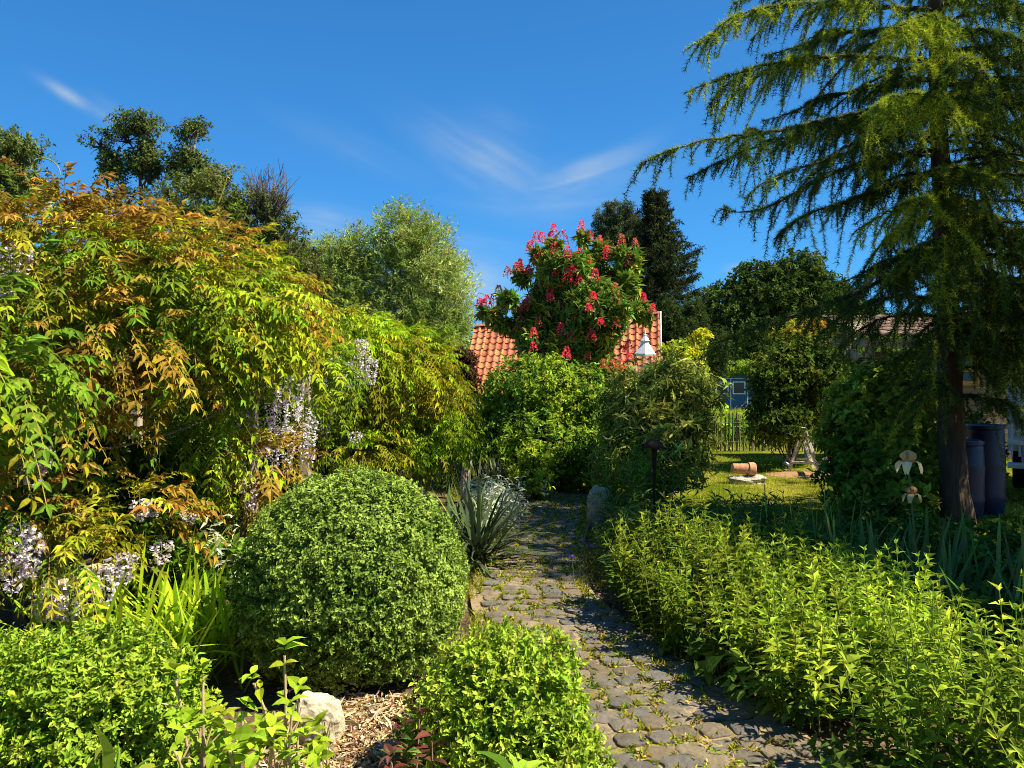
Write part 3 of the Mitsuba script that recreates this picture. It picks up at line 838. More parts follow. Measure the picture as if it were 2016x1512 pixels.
mesh_part(ts, 'brace', beam(at(1640, 690, TY - .1), at(1590, 735, TY - .1), .09, .14), TW, 'm_wood')
lg = trimesh.Trimesh(*tube([at(1668, 655, TY - .25), at(1700, 640, TY + .35)], [.15, .14], 14, True), process=False)
mesh_part(ts, 'log', lg, (.40, .33, .24), 'm_bark', smooth=40)
xl = at(1690, 640, TY)[0]
rtop = np.array([0, 1.9, 3.12]); rbot = np.array([0, -.35, 2.55])
TR = pkey(ts, 'roof')
shape(TR, [(xl, TY + rbot[1], rbot[2]), (xb1 + .5, TY + rbot[1], rbot[2]), (xb1 + .5, TY + rtop[1], rtop[2]), (xl, TY + rtop[1], rtop[2])], [(0, 1, 2), (0, 2, 3)], uvp(np.broadcast_to([.2, .17, .15], (4, 3))), 'm_solid')
for r_ in range(6):
    for x in np.arange(xl, xb1 + .4, .3):
        f0, f1 = r_ / 6, (r_ + 1.12) / 6
        y0_, z0_ = TY + rtop[1] + (rbot[1] - rtop[1]) * f0, rtop[2] + (rbot[2] - rtop[2]) * f0 + .015
        y1_, z1_ = TY + rtop[1] + (rbot[1] - rtop[1]) * f1, rtop[2] + (rbot[2] - rtop[2]) * f1 + .045
        a = np.linspace(0, 1, 5)
        Vt = np.vstack([np.c_[x + a * .29, np.full(5, y0_), z0_ + .03 * np.sin(a * 3.1)], np.c_[x + a * .29, np.full(5, y1_), z1_ + .03 * np.sin(a * 3.1)], np.c_[x + a * .29, np.full(5, y1_ + .002), z1_ - .03 + .03 * np.sin(a * 3.1)]])
        Ft = [f for b in (0, 5) for i in range(4) for f in ((b + i, b + i + 1, b + 5 + i + 1), (b + i, b + 5 + i + 1, b + 5 + i))]
        part(TR, 'tile', Vt, Ft, uvp(np.broadcast_to(np.array([.24, .16, .12]) * rng.uniform(.7, 1.2), Vt.shape)), 'm_solid')
for z in np.arange(.1, 2.3, .19):
    mesh_part(ts, 'wall_board', box_at(((xl + xb1) / 2 + .5, TY + .9 + rng.normal(0, .006), z), ((xb1 - xl) / 2, .015, .09)), np.array([.19, .14, .10]) * rng.uniform(.7, 1.2), 'm_wood')
fx0, fx1 = at(1868, 0, TY + .8)[0], at(1926, 0, TY + .8)[0]
for (a, b) in (((fx0, 1.62), (fx1, 1.62)), ((fx0, 2.2), (fx1, 2.2)), ((fx0, 1.9), (fx1, 1.9))):
    mesh_part(ts, 'window_frame', beam((a[0], TY + .83, a[1]), (b[0], TY + .83, b[1]), .06, .09), (.52, .30, .11), 'm_wood')
for x in (fx0, fx1):
    mesh_part(ts, 'window_frame', beam((x, TY + .82, 1.58), (x, TY + .82, 2.25), .06, .09), (.52, .30, .11), 'm_wood')
mesh_part(ts, 'window_pane', box_at(((fx0 + fx1) / 2, TY + .87, 1.9), ((fx1 - fx0) / 2, .005, .3)), (.01, .01, .01), 'm_darkglass')

# --- white trailer cut by the right edge
tr = thing('box_trailer', 'white box trailer with a red tail lamp at the right edge', 'trailer')
tx0, tx1, ty0, ty1 = at(1984, 0, 10.8)[0], 9.2, 10.8, 14.2
mesh_part(tr, 'body', box_at(((tx0 + tx1) / 2, (ty0 + ty1) / 2, 1.42), ((tx1 - tx0) / 2, (ty1 - ty0) / 2, .75)), (.60, .62, .65), 'm_paint')
mesh_part(tr, 'roof', box_at(((tx0 + tx1) / 2, (ty0 + ty1) / 2, 2.22), ((tx1 - tx0) / 2 + .06, (ty1 - ty0) / 2 + .06, .045)), (.78, .76, .70), 'm_paint')
for x in (tx0 + .05, tx0 + .14):
    mesh_part(tr, 'ladder_rail', beam((x, ty0 - .06, .6), (x, ty0 - .06, 2.16), .025, .025), (.6, .62, .64), 'm_paint')
for z in (.95, 1.35, 1.75):
    mesh_part(tr, 'ladder_rung', beam((tx0 + .03, ty0 - .085, z), (tx0 + .4, ty0 - .085, z), .022, .022), (.6, .62, .64), 'm_paint')
tlk = mesh_part(tr, 'tail_lamp', box_at((tx0 + .24, ty0 - .03, 1.02), (.055, .03, .14)), (.5, .02, .02), 'm_paint', label='red tail lamp')
mesh_part(tr, 'bumper', box_at(((tx0 + tx1) / 2, ty0 - .06, .80), ((tx1 - tx0) / 2, .05, .035)), (.62, .64, .66), 'm_paint')
mesh_part(tr, 'rack', box_at(((tx0 + tx1) / 2, ty0 - .1, .48), ((tx1 - tx0) / 2, .14, .03)), (.62, .64, .66), 'm_paint')
mesh_part(tr, 'chassis', box_at(((tx0 + tx1) / 2, (ty0 + ty1) / 2, .55), ((tx1 - tx0) / 2 - .15, (ty1 - ty0) / 2 - .1, .08)), (.06, .06, .06), 'm_solid')
for y in (12.2, 13.0):
    wh = pkey(tr, 'wheel')
    m = lathe([(.16, -.09), (.29, -.09), (.32, -.06), (.32, .06), (.29, .09), (.16, .09)], 24)
    m.apply_transform(RT.rotation_matrix(math.pi / 2, (0, 1, 0))); m.apply_translation((tx0 + .12, y, .32))
    mesh_part(None, wh, m, (.025, .025, .025), 'm_solid', smooth=40)
    m = lathe([(.0, -.05), (.12, -.06), (.165, -.04), (.165, .04)], 20)
    m.apply_transform(RT.rotation_matrix(math.pi / 2, (0, 1, 0))); m.apply_translation((tx0 + .1, y, .32))
    mesh_part(wh, 'rim', m, (.5, .5, .5), 'm_paint', smooth=40)
for k in [k for k in scene if k.startswith(tr + '__')]:     # turned so that its flank lies along the drive
    scene[k]['to_world'] = T().translate([tx0, ty0, 0]).rotate([0, 0, 1], -34).translate([-tx0, -ty0, 0])
bu = numbered('bucket')
m = lathe([(.0, .51), (.085, .51), (.11, .72), (.117, .72), (.117, .735), (.1, .735), (.08, .53), (0, .53)], 20)
m.apply_translation((tx0 + .22, ty0 - .12, 0))
mesh_part(None, bu, m, (.5, .5, .48), 'm_paint', smooth=40)
labels[bu] = {'label': 'grey bucket standing on the rack at the back of the trailer', 'category': 'bucket'}

# --- two blue barrels in the larch's shade
for q, (u, y, lab) in enumerate(((1938, 9.6, 'dark blue plastic barrel in the shade, the right one near the trailer'), (1896, 9.3, 'dark blue plastic barrel half hidden behind the larch trunk'))):
    k = thing('barrel', lab, 'barrel', 'blue barrels')
    x = at(u, 0, y)[0]
    zt_ = 1.12 if q == 0 else .95
    m = lathe([(.0, 0), (.19, 0), (.21, .03), (.225, .22), (.232, .25), (.225, .28), (.228, .6), (.236, .63), (.228, .66), (.215, zt_ - .08), (.2, zt_ - .05)], 28)
    m.apply_translation((x, y, -.02))
    mesh_part(k, 'body', m, (.004, .008, .05), 'm_paint', smooth=50)
    m = lathe([(.2, zt_ - .055), (.222, zt_ - .05), (.224, zt_ - .01), (.2, zt_), (.18, zt_ - .02), (0, zt_ - .02)], 28)
    m.apply_translation((x, y, -.02))
    mesh_part(k, 'lid', m, (.005, .010, .06), 'm_paint', smooth=50)

# ================================================================== TREES
BARK = np.array([.085, .065, .05])


def woody(key, name, ctrl, r0, r1, col=BARK, n=10, sides=7, mat='m_bark'):
    V_, F_ = tube(curve(ctrl, n), np.linspace(r0, r1, n), sides)
    return part(key, name, V_, F_, uvp(np.broadcast_to(col, V_.shape)), mat, smooth=True)


def tree(name, label, cat_, Y, trunk_u, blobs, n, k, L, W, H, cols, group=None, depth=.8, opening=.75, up=.35, droop=0., mat='m_needle', lo=.35, limb_r=.06, trunk_r=.2, bark=BARK, lump=.22, per=2, jit=.3, twigs=0, tone_f=.7, holes=.0, tpl=L2, bare=0):
    """A tree whose crown is a set of lumpy masses (u, v, half width, half height in photo pixels) at distance Y."""
    key = thing(name, label, cat_, group)
    s = Y / F_PX
    B = [(at(u, v, Y + dy), 1.08 * np.array([a * s, max(a, b * .7) * s * depth, b * s])) for (u, v, a, b, *q) in blobs for dy in [q[0] if q else 0.]]
    area = np.array([b[1][0] * b[1][2] for b in B]) ** .9
    cnt = np.maximum((n * area / area.sum()).astype(int), 4)
    Ps, Os = zip(*[ellipsoid(c, r, m, lo, 1.06, lump, 1.6 / max(r[0], .3), zmin=.1) for (c, r), m in zip(B, cnt)])
    P, O = np.vstack(Ps), np.vstack(Os)
    if holes:
        ok = meshkit.fbm(P * (1.1 / max(.3, s * 40)), 3, seed=len(scene) % 97) > holes
        P, O = P[ok], O[ok]
    D = unit(O * .7 + rdir(len(P)) * .7 + np.array([0, 0, up]) - np.array([0, 0, droop]))
    cols = np.asarray(cols, float)
    tn = np.clip(meshkit.fbm(P * tone_f, 3, seed=3) * 2.2 - .6 + rng.normal(0, .2, len(P)), 0, .999) * (len(cols) - 1)
    i = tn.astype(int)
    col = cols[i] * (1 - (tn - i))[:, None] + cols[np.minimum(i + 1, len(cols) - 1)] * (tn - i)[:, None]
    pc = sprig(P, D, k, L, W, H, jitter_col(col, len(P), .14, .06), tpl, per=per, opening=opening, jit=jit, t0=0.)
    part(key, 'crown', *cat(pc), mat, kind='stuff')
    tops = [b[0] for b in B]
    base = at(trunk_u, 756, Y); base[2] = -.1
    zc = max(t[2] for t in tops)
    spine = np.array([base, base + [0, 0, zc * .35], [np.mean([base[0], np.mean([t[0] for t in tops])]), Y, zc * .62], max(tops, key=lambda t: t[2])])
    woody(key, 'trunk', spine, trunk_r, trunk_r * .25, bark, 14, 9)
    sp_ = curve(spine, 30)
    tw_ = []
    for (c, r) in B:
        j = np.argmin(np.abs(sp_[:, 2] - max(c[2] - np.linalg.norm(c[:2] - sp_[15, :2]) * .8 - r[2] * .4, .4)))
        mid = (sp_[j] + c) / 2 + rng.normal(0, .1, 3) * r + [0, 0, -.1 * r[2]]
        if np.linalg.norm(c - sp_[j]) > .25:
            woody(key, 'limb', [sp_[j], mid, c + [0, 0, r[2] * .5]], limb_r, limb_r * .25, bark, 8, 6)
        for _ in range(twigs):
            e = c + rdir() * r * rng.uniform(.6, 1.0)
            tw_.append(tube(curve([c - [0, 0, r[2] * .3], (c + e) / 2 + rng.normal(0, .06, 3) * r, e], 6), np.linspace(limb_r * .4, limb_r * .08, 6), 4))
    if tw_:
        V_, F_ = join(tw_)
        part(key, 'twigs', V_, F_, uvp(np.broadcast_to(bark, V_.shape)), 'm_solid', smooth=True, kind='stuff')
    return key


G_OAK = [(.075, .11, .03), (.12, .16, .04), (.18, .21, .07)]
G_DARK = [(.030, .055, .016), (.050, .085, .020), (.085, .13, .03)]
G_WILLOW = [(.20, .26, .075), (.30, .35, .11), (.42, .46, .20)]
G_OLIVE = [(.10, .135, .025), (.16, .19, .04), (.22, .24, .06)]

tree('oak_tree', 'leafy green treetop above the bronze wisteria at the far left edge', 'tree', 28, 10, [(-20, 290, 60, 40), (45, 300, 48, 30), (-30, 350, 90, 60), (60, 360, 50, 40)], 2200, 7, .15, .075, .30, [(.10, .14, .03), (.16, .20, .05), (.2, .24, .08)], twigs=8, lo=.3, holes=.46)
tree('oak_tree', 'slender dark tree, leftmost of the three thin ones above the wisteria', 'tree', 32, 215, [(200, 285, 32, 24), (222, 330, 24, 40), (240, 375, 26, 34)], 800, 7, .15, .07, .28, G_OAK, twigs=34, lo=.05, holes=.46, lump=.5, trunk_r=.14)
tree('oak_tree', 'tallest of the three slender dark trees above the wisteria', 'tree', 32, 290, [(272, 250, 46, 24), (250, 275, 28, 20), (285, 300, 30, 40), (295, 350, 22, 40), (270, 330, 20, 18)], 1300, 7, .15, .07, .28, G_OAK, twigs=34, lo=.05, holes=.46, lump=.5, trunk_r=.16)
tree('oak_tree', 'slender dark tree with a pale trunk, rightmost of the three thin ones', 'tree', 32, 372, [(385, 258, 36, 16), (378, 300, 26, 40), (350, 330, 26, 30), (392, 350, 30, 40)], 950, 7, .15, .07, .28, G_OAK, twigs=34, lo=.05, holes=.46, lump=.5, bark=np.array([.30, .25, .2]), trunk_r=.15)
tree('alder_tree', 'wide olive green tree crown behind the wisteria, left of the bare tree', 'tree', 30, 430, [(360, 400, 60, 40), (435, 375, 45, 45), (460, 430, 60, 60), (410, 450, 60, 50)], 2600, 8, .13, .06, .28, G_OLIVE, twigs=12, lo=.35, holes=.42)
bt = tree('alder_tree', 'tree with bare grey twigs on top and leaves lower down', 'tree', 30, 530, [(525, 430, 34, 50), (555, 480, 46, 55), (510, 500, 50, 60), (575, 540, 45, 60)], 2200, 8, .13, .06, .28, [(.06, .085, .02), (.10, .125, .03), (.15, .17, .05)], twigs=12, lo=.3, holes=.42)
bw = []
for _ in range(60):
    a = at(528 + rng.normal(0, 5), 440, 30)
    e = at(528 + rng.uniform(-48, 52), rng.uniform(318, 400), 30 + rng.uniform(-1, 1))
    m_ = (a * .45 + e * .55) + [rng.normal(0, .15), 0, -.15]
    bw.append(tube(curve([a, m_, e], 7), np.linspace(.034, .010, 7), 4))
    for _ in range(4):
        t = rng.uniform(.3, .9)
        q = a * (1 - t) + e * t + [0, 0, -.1]
        bw.append(tube([q, q + [(e - a)[0] * .18 + rng.normal(0, .25), rng.normal(0, .2), rng.uniform(.25, .7)]], [.014, .007], 3))
V_, F_ = join(bw)
part(bt, 'bare_twigs', V_, F_, uvp(np.broadcast_to([.17, .14, .13], V_.shape)), 'm_solid', smooth=True, kind='stuff', label='bare grey twigs at the top')
tree('alder_tree', 'dark green tree sloping down beside the willows', 'tree', 32, 590, [(575, 520, 40, 50), (600, 580, 50, 55), (560, 600, 60, 60)], 1900, 9, .16, .07, .28, [(.055, .08, .02), (.085, .115, .03), (.13, .15, .05)], twigs=6, lo=.4, holes=.25)
for lab, u, bl, n_ in (('rounded grey green willow crown left of the tall willow', 640, [(625, 545, 42, 60), (655, 570, 55, 75), (650, 650, 60, 60)], 1900),
                       ('pointed pale willow directly beside the tallest willow', 702, [(698, 505, 26, 44), (705, 565, 40, 60), (700, 640, 55, 60)], 1500),
                       ('tallest pale green willow left of the barn', 820, [(790, 470, 46, 52), (775, 540, 48, 60), (840, 510, 56, 60), (865, 580, 56, 70), (800, 620, 60, 60), (870, 655, 48, 60), (820, 680, 90, 50)], 4600)):
    tree('willow_tree', lab, 'tree', 36, u, bl, n_, 12, .20, .042, .75, G_WILLOW, lo=.35, up=.55, droop=0, opening=.5, twigs=16, holes=.36, mat='m_leaf', tone_f=.5, lump=.3, limb_r=.05, bark=np.array([.15, .13, .10]))
tree('maple_tree', 'round dark green tree beyond the shed, the left one of the pair', 'tree', 54, 1450, [(1430, 610, 52, 46), (1490, 570, 60, 44), (1400, 660, 40, 50), (1460, 660, 70, 50)], 3000, 9, .26, .15, .4, [(.05, .085, .018), (.08, .125, .025), (.12, .17, .04)], lo=.45, lump=.32, holes=.25, twigs=3)
tree('maple_tree', 'taller dark green tree beyond the shed, the right one of the pair', 'tree', 54, 1570, [(1575, 545, 48, 44), (1545, 590, 60, 50), (1620, 590, 50, 46), (1580, 660, 90, 60), (1665, 625, 40, 40)], 3600, 9, .26, .15, .4, [(.05, .085, .018), (.085, .13, .025), (.14, .19, .04)], lo=.45, lump=.32, holes=.25, twigs=3)
tree('maple_tree', 'low dark tree crowns far behind the timber shelter', 'tree', 60, 1760, [(1715, 640, 40, 30), (1790, 655, 60, 30), (1880, 650, 60, 34), (1970, 640, 60, 40)], 1800, 8, .26, .15, .4, G_DARK, lo=.45, holes=.25)
tree('pine_tree', 'loose grey green pine top just left of the dark spruce', 'tree', 38, 1215, [(1215, 420, 36, 18), (1195, 450, 26, 20), (1240, 450, 34, 26), (1215, 485, 46, 30)], 900, 16, .20, .028, .22, [(.09, .12, .05), (.13, .16, .075), (.19, .21, .11)], per=4, lo=.3, opening=.7, holes=.3, twigs=8)

# --- the dark spruce behind the barn
spk = thing('spruce_tree', 'tall dark spruce with a narrow tip behind the red flowering chestnut', 'tree')
SYD = 34.0
sx0 = at(1290, 0, SYD)[0]
stop = at(0, 368, SYD)[2]
woody(spk, 'trunk', [(sx0, SYD, -.1), (sx0, SYD, stop * .5), (sx0, SYD, stop)], .24, .02, BARK, 8, 8)
Pn, Dn, brs = [], [], []
z = .9
while z < stop - .15:
    f = (stop - z) / stop
    reach = np.interp(f, [0, .04, .13, .19, .32, .6, 1], [.12, .36, .50, 1.15, 1.55, 2.1, 2.7]) * rng.uniform(.82, 1.18)
    nb = 9 if f > .2 else 7
    for q in range(nb):
        a = q * 2 * math.pi / nb + rng.uniform(0, .5)
        rl = reach * rng.uniform(.72, 1.12)
        d = np.array([math.cos(a), math.sin(a), 0])
        c = np.array([(sx0, SYD, z), np.array((sx0, SYD, z)) + d * rl * .5 + [0, 0, -.13 * rl], np.array((sx0, SYD, z)) + d * rl + [0, 0, .02 * rl + .05]])
        cv = curve(c, 9)
        brs.append(tube(cv, np.linspace(.03, .006, 9), 4))
        m_ = int(8 + 24 * rl)
        t = rng.random(m_) ** .7 * 8
        i = np.minimum(t.astype(int), 7)
        p = cv[i] + (cv[i + 1] - cv[i]) * (t - i)[:, None]
        side = np.array([-d[1], d[0], 0]) * rng.choice([-1, 1], m_)[:, None]
        Pn.append(p + rng.normal(0, .03, (m_, 3)))
        Dn.append(unit(side * .8 + d * .6 + rng.normal(0, .25, (m_, 3)) + [0, 0, -.3]))
    z += .25 + .26 * f
V_, F_ = join(brs)
part(spk, 'branches', V_, F_, uvp(np.broadcast_to(BARK * .8, V_.shape)), 'm_solid', smooth=True, kind='stuff')
Pn, Dn = np.vstack(Pn), np.vstack(Dn)
pc = sprig(Pn, Dn, 7, .16, .04, .28, jitter_col(np.where(rng.random((len(Pn), 1)) < .25, [[.11, .125, .035]], [[.040, .056, .022]]), len(Pn), .25), L2, per=1, opening=.55, jit=.25)
part(spk, 'needles', *cat(pc), 'm_needle', kind='stuff')

# --- the red flowering chestnut
chk = thing('chestnut_tree', 'small chestnut tree covered in red flower spikes in front of the barn', 'tree')
CY = 17.0
cs = CY / F_PX
CB = [(1110, 600, 78, 66), (1055, 640, 55, 45), (1175, 615, 62, 62), (1100, 690, 80, 48), (1195, 560, 42, 36), (1232, 520, 24, 30), (1110, 535, 48, 36), (962, 615, 24, 9), (1000, 590, 14, 12), (1025, 545, 18, 14), (1060, 505, 14, 14), (1090, 485, 14, 10),
      (1148, 470, 6, 9), (1168, 520, 22, 20), (1246, 605, 24, 12), (1168, 690, 40, 40), (1195, 735, 40, 20), (1140, 645, 70, 66), (1080, 740, 44, 20), (1236, 560, 18, 18), (985, 640, 18, 10), (1270, 622, 12, 8), (1185, 490, 12, 14)]
B = [(at(u, v, CY + rng.uniform(-.5, .5) - (.4 if v > 560 else 0)), np.array([a, max(a, b) * .85, b]) * cs) for (u, v, a, b) in CB]
P, O = map(np.vstack, zip(*[ellipsoid(c, r, int(14 + 1500 * r[0] * r[2]), .45, 1.05, .25, 2.5, holes=.40, hfreq=2.6) for (c, r) in B]))
n = len(P)
D = unit(O * .8 + [0, 0, .25] + rdir(n) * .5)
leafcol = jitter_col(np.where(rng.random((n, 1)) < .3, [[.24, .28, .045]], [[.13, .20, .045]]), n, .25)
hand = sprig(P, unit(D * [1, 1, .4] + [0, 0, -.5]), 5, .20, .092, .015, leafcol, L4, per=6, opening=.82, jit=.18, t0=.9, up=np.array([0, 0, 1.]))
emit(chk, 'leaf', hand, 'm_gloss', 260, show_score(P, O))
for q, (c, r) in enumerate(B):
    woody(chk, 'limb', [(at(1100, 0, CY)[0], CY, 1.1 + .04 * q), (np.array([at(1100, 0, CY)[0], CY, 2.2]) + c) / 2 + [0, 0, -.15], c + [0, 0, r[2] * .6]], .045, .012, BARK, 9, 6)
woody(chk, 'trunk', [(at(1095, 0, CY)[0], CY, -.1), (at(1100, 0, CY)[0], CY, 1.0), (at(1105, 0, CY)[0], CY, 2.6)], .12, .06, BARK, 8, 9)
# flower spikes: (u, v of the foot, height in px)
SPK = [(1056, 474, 26), (1068, 474, 20), (1083, 470, 24), (1090, 466, 26), (1109, 478, 26), (1092, 490, 20), (1046, 492, 24), (1054, 518, 20), (1065, 512, 22), (1115, 512, 26), (1143, 460, 26), (1150, 468, 16), (1159, 472, 20), (1180, 480, 22), (1141, 510, 22), (1160, 518, 20), (1225, 482, 22), (1250, 486, 20), (1239, 524, 30),
       (1015, 532, 24), (1026, 528, 18), (1000, 542, 20), (982, 574, 16), (950, 604, 16), (958, 598, 24), (970, 602, 24), (944, 604, 18), (1020, 610, 22), (1034, 612, 22), (1042, 598, 18), (994, 606, 16), (1025, 652, 28), (1084, 580, 18), (1118, 552, 26), (1124, 558, 24), (1140, 558, 22), (1172, 552, 22), (1206, 556, 30), (1210, 600, 38), (1240, 600, 28), (1243, 590, 22), (1265, 594, 22), (1282, 612, 18),
       (1168, 588, 18), (1052, 666, 24), (1105, 656, 22), (1128, 672, 26), (1165, 668, 26), (1050, 692, 24), (1120, 706, 24), (1155, 706, 18), (1178, 712, 20), (1197, 704, 22), (1242, 690, 22), (1240, 708, 20), (1208, 726, 22), (1222, 734, 26), (1188, 726, 20), (1214, 640, 18), (1095, 540, 18), (1040, 535, 16), (1190, 510, 20), (1160, 610, 16), (1180, 640, 16), (1080, 625, 18), (1066, 560, 18), (1200, 760, 22), (1180, 755, 18), (1225, 690, 16), (1086, 505, 16), (1195, 498, 16), (1128, 535, 18), (1060, 640, 16), (1100, 610, 16), (1085, 590, 18), (1205, 660, 16)]
for (u, v, h) in SPK:
    dd = unit(at(u, v, CY) - [0, 0, CAM_Z])
    ys = []
    for c_, r_ in B:                            # the front of the crown along this line of sight
        q_, e_ = (np.array([0, 0, CAM_Z]) - c_) / r_, dd / r_
        bq, cq = (q_ * e_).sum(), (q_ * q_).sum() - 1
        if bq * bq - (e_ @ e_) * cq > 0: ys.append((-bq - math.sqrt(bq * bq - (e_ @ e_) * cq)) / (e_ @ e_) * dd[1])
    foot = at(u + rng.normal(0, 1.5), v + 4, (min(ys) if ys else CY - .2) + rng.uniform(-.28, .08))
    H = h * cs * rng.uniform(.75, 1.15)
    m_ = 90
    t = rng.random(m_) ** .85
    a = rng.uniform(0, 6.28, m_)
    rad = (.075 * (1 - t) ** .7 + .012) * (H / .3) ** .5
    p = foot + np.c_[np.cos(a) * rad, np.sin(a) * rad, t * H]
    ax = unit(np.c_[np.cos(a), np.sin(a), .3 + .8 * t] + rng.normal(0, .2, (m_, 3)))
    old = rng.random() < .22
    base = np.array([.45, .13, .07]) if old else np.array([.66, .045, .12])
    c = jitter_col(np.where(rng.random((m_, 1)) < .22, [[.62, .20, .22]], base), m_, .3, .1)
    Vf, uf = leaves(L2, p, ax, unit(rng.normal(size=(m_, 3))), .042, .034, c)
    Vs, Fs = tube([foot - [0, 0, .03], foot + [0, 0, H]], [.006, .003], 4)
    V_, F_, U_ = cat((Vf, L2[1], uf))
    part(chk, 'flower_spike', np.vstack([V_, Vs]), np.vstack([F_, Fs + len(V_)]), np.vstack([U_, uvp(np.broadcast_to([.2, .15, .05], Vs.shape))]), 'm_petal')

# --- the larch on the right
lk = thing('larch_tree', 'tall larch with drooping needle covered branches filling the right side', 'tree')
LX, LY = 4.86, 8.5
trunk_c = np.array([(LX + .06, LY, -.1), (LX, LY, .5), (LX - .05, LY, 1.6), (LX - .09, LY, 3.0), (LX - .16, LY + .02, 4.6), (LX - .2, LY, 6.5), (LX - .2, LY, 9.6)])
tcv = curve(trunk_c, 60)
tr_r = np.interp(tcv[:, 2], [-.1, .15, .6, 2, 5, 9.6], [.21, .165, .14, .118, .085, .02])
V_, F_ = tube(tcv, tr_r, 18)
ax_ = tcv[np.repeat(np.arange(60), 18)]
V_ = ax_ + (V_ - ax_) * (1 + .45 * (meshkit.fbm(V_ * [14, 14, 4], 4) - .5))[:, None]
part(lk, 'trunk', V_, F_, uvp(np.broadcast_to([.085, .06, .042], V_.shape)), 'm_bark', smooth=True)


def on_trunk(z):
    return np.array([np.interp(z, tcv[:, 2], tcv[:, k]) for k in range(3)])


def larch_branch(ctrl, r0=.028, lit=.2, twig=.23, dens=27, t0=.08, side=4):
    """A limb with needle brushed shoots; side limbs of the same kind branch off it."""
    cv = curve(ctrl, 26)
    seg = np.linalg.norm(np.diff(cv, axis=0), axis=1).sum()
    V_, F_ = tube(cv + rng.normal(0, .007, cv.shape), np.linspace(r0, .004, 26), 6)
    b = part(lk, 'branch', V_, F_, uvp(np.broadcast_to([.05, .038, .028], V_.shape)), 'm_solid', smooth=True)
    nt = int(seg * dens)
    t = np.sort(t0 + (1 - t0) * rng.random(nt))
    x = t * 25
    i = np.minimum(x.astype(int), 24)
    p = cv[i] + (cv[i + 1] - cv[i]) * (x - i)[:, None]
    tan = unit(cv[i + 1] - cv[i])
    sd = unit(np.cross(tan, [0, 0, 1.]))
    sgn = rng.choice([-1, 1], (nt, 1))
    ln = twig * np.exp(rng.normal(0, .55, nt)) * np.interp(t, [0, .2, .7, 1], [.9, 1.1, .95, .55])
    d0 = unit(sd * sgn * rng.uniform(.1, 1.0, (nt, 1)) + tan * .55 + rng.normal(0, .2, (nt, 3)) + [0, 0, -.1])
    hang = rng.uniform(.3, 1.1, nt)
    nodes, tw, dirs, stems = [], [], [], []
    for q in range(nt):
        m_ = max(int(ln[q] / .019), 4)
        f = np.linspace(0, 1, m_)
        w = p[q] + d0[q] * ln[q] * (.8 * f - .3 * hang[q] * f * f)[:, None] + np.array([0, 0, -1.]) * (ln[q] * hang[q] * (.1 * f + .75 * f ** 1.7))[:, None]
        nodes.append(w); dirs.append(unit(np.gradient(w, axis=0))); tw.append(np.full(m_, q))
        stems.append(tube(w[[0, m_ // 2, -1]], [.003, .0025, .0012], 3))
    m_ = int(seg / .017)
    x = np.sort(rng.uniform(t0 * .7, 1, m_)) * 25
    i = np.minimum(x.astype(int), 24)
    nodes.append(cv[i] + (cv[i + 1] - cv[i]) * (x - i)[:, None] + [0, 0, .008]); dirs.append(unit(cv[i + 1] - cv[i])); tw.append(np.full(m_, nt))
    Nn, Dd, tw = np.vstack(nodes), np.vstack(dirs), np.concatenate(tw)
    k = 6
    P = np.repeat(Nn, k, 0); D = np.repeat(Dd, k, 0)
    A = unit(rdir(len(P)) * .9 + D * .5)
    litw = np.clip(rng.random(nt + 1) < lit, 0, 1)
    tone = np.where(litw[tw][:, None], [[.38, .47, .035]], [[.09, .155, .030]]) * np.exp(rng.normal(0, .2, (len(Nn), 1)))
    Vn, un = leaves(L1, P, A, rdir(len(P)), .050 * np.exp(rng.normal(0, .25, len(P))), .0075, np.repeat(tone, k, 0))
    V1, F1, U1 = cat((Vn, L1[1], un))
    Vs, Fs = join(stems)
    part(b, 'needles', np.vstack([V1, Vs]), np.vstack([F1, Fs + len(V1)]), np.vstack([U1, uvp(np.broadcast_to([.10, .075, .04], Vs.shape))]), 'm_needle', kind='stuff')
    for q in range(side):
        j = int(rng.uniform(.2, .72) * 25)
        tn = unit(cv[j + 1] - cv[j]); s_ = unit(np.cross(tn, [0, 0, 1.])) * rng.choice([-1, 1])
        ll_ = rng.uniform(.35, .8) * min(seg, 3) * .36
        larch_branch([cv[j], cv[j] + (tn * .75 + s_ * .5) * ll_ * .5, cv[j] + (tn * .75 + s_ * rng.uniform(.4, .9)) * ll_ + [0, 0, -rng.uniform(.1, .5) * ll_]], .014, lit, twig * .9, dens * .9, .05, 0)
    return cv


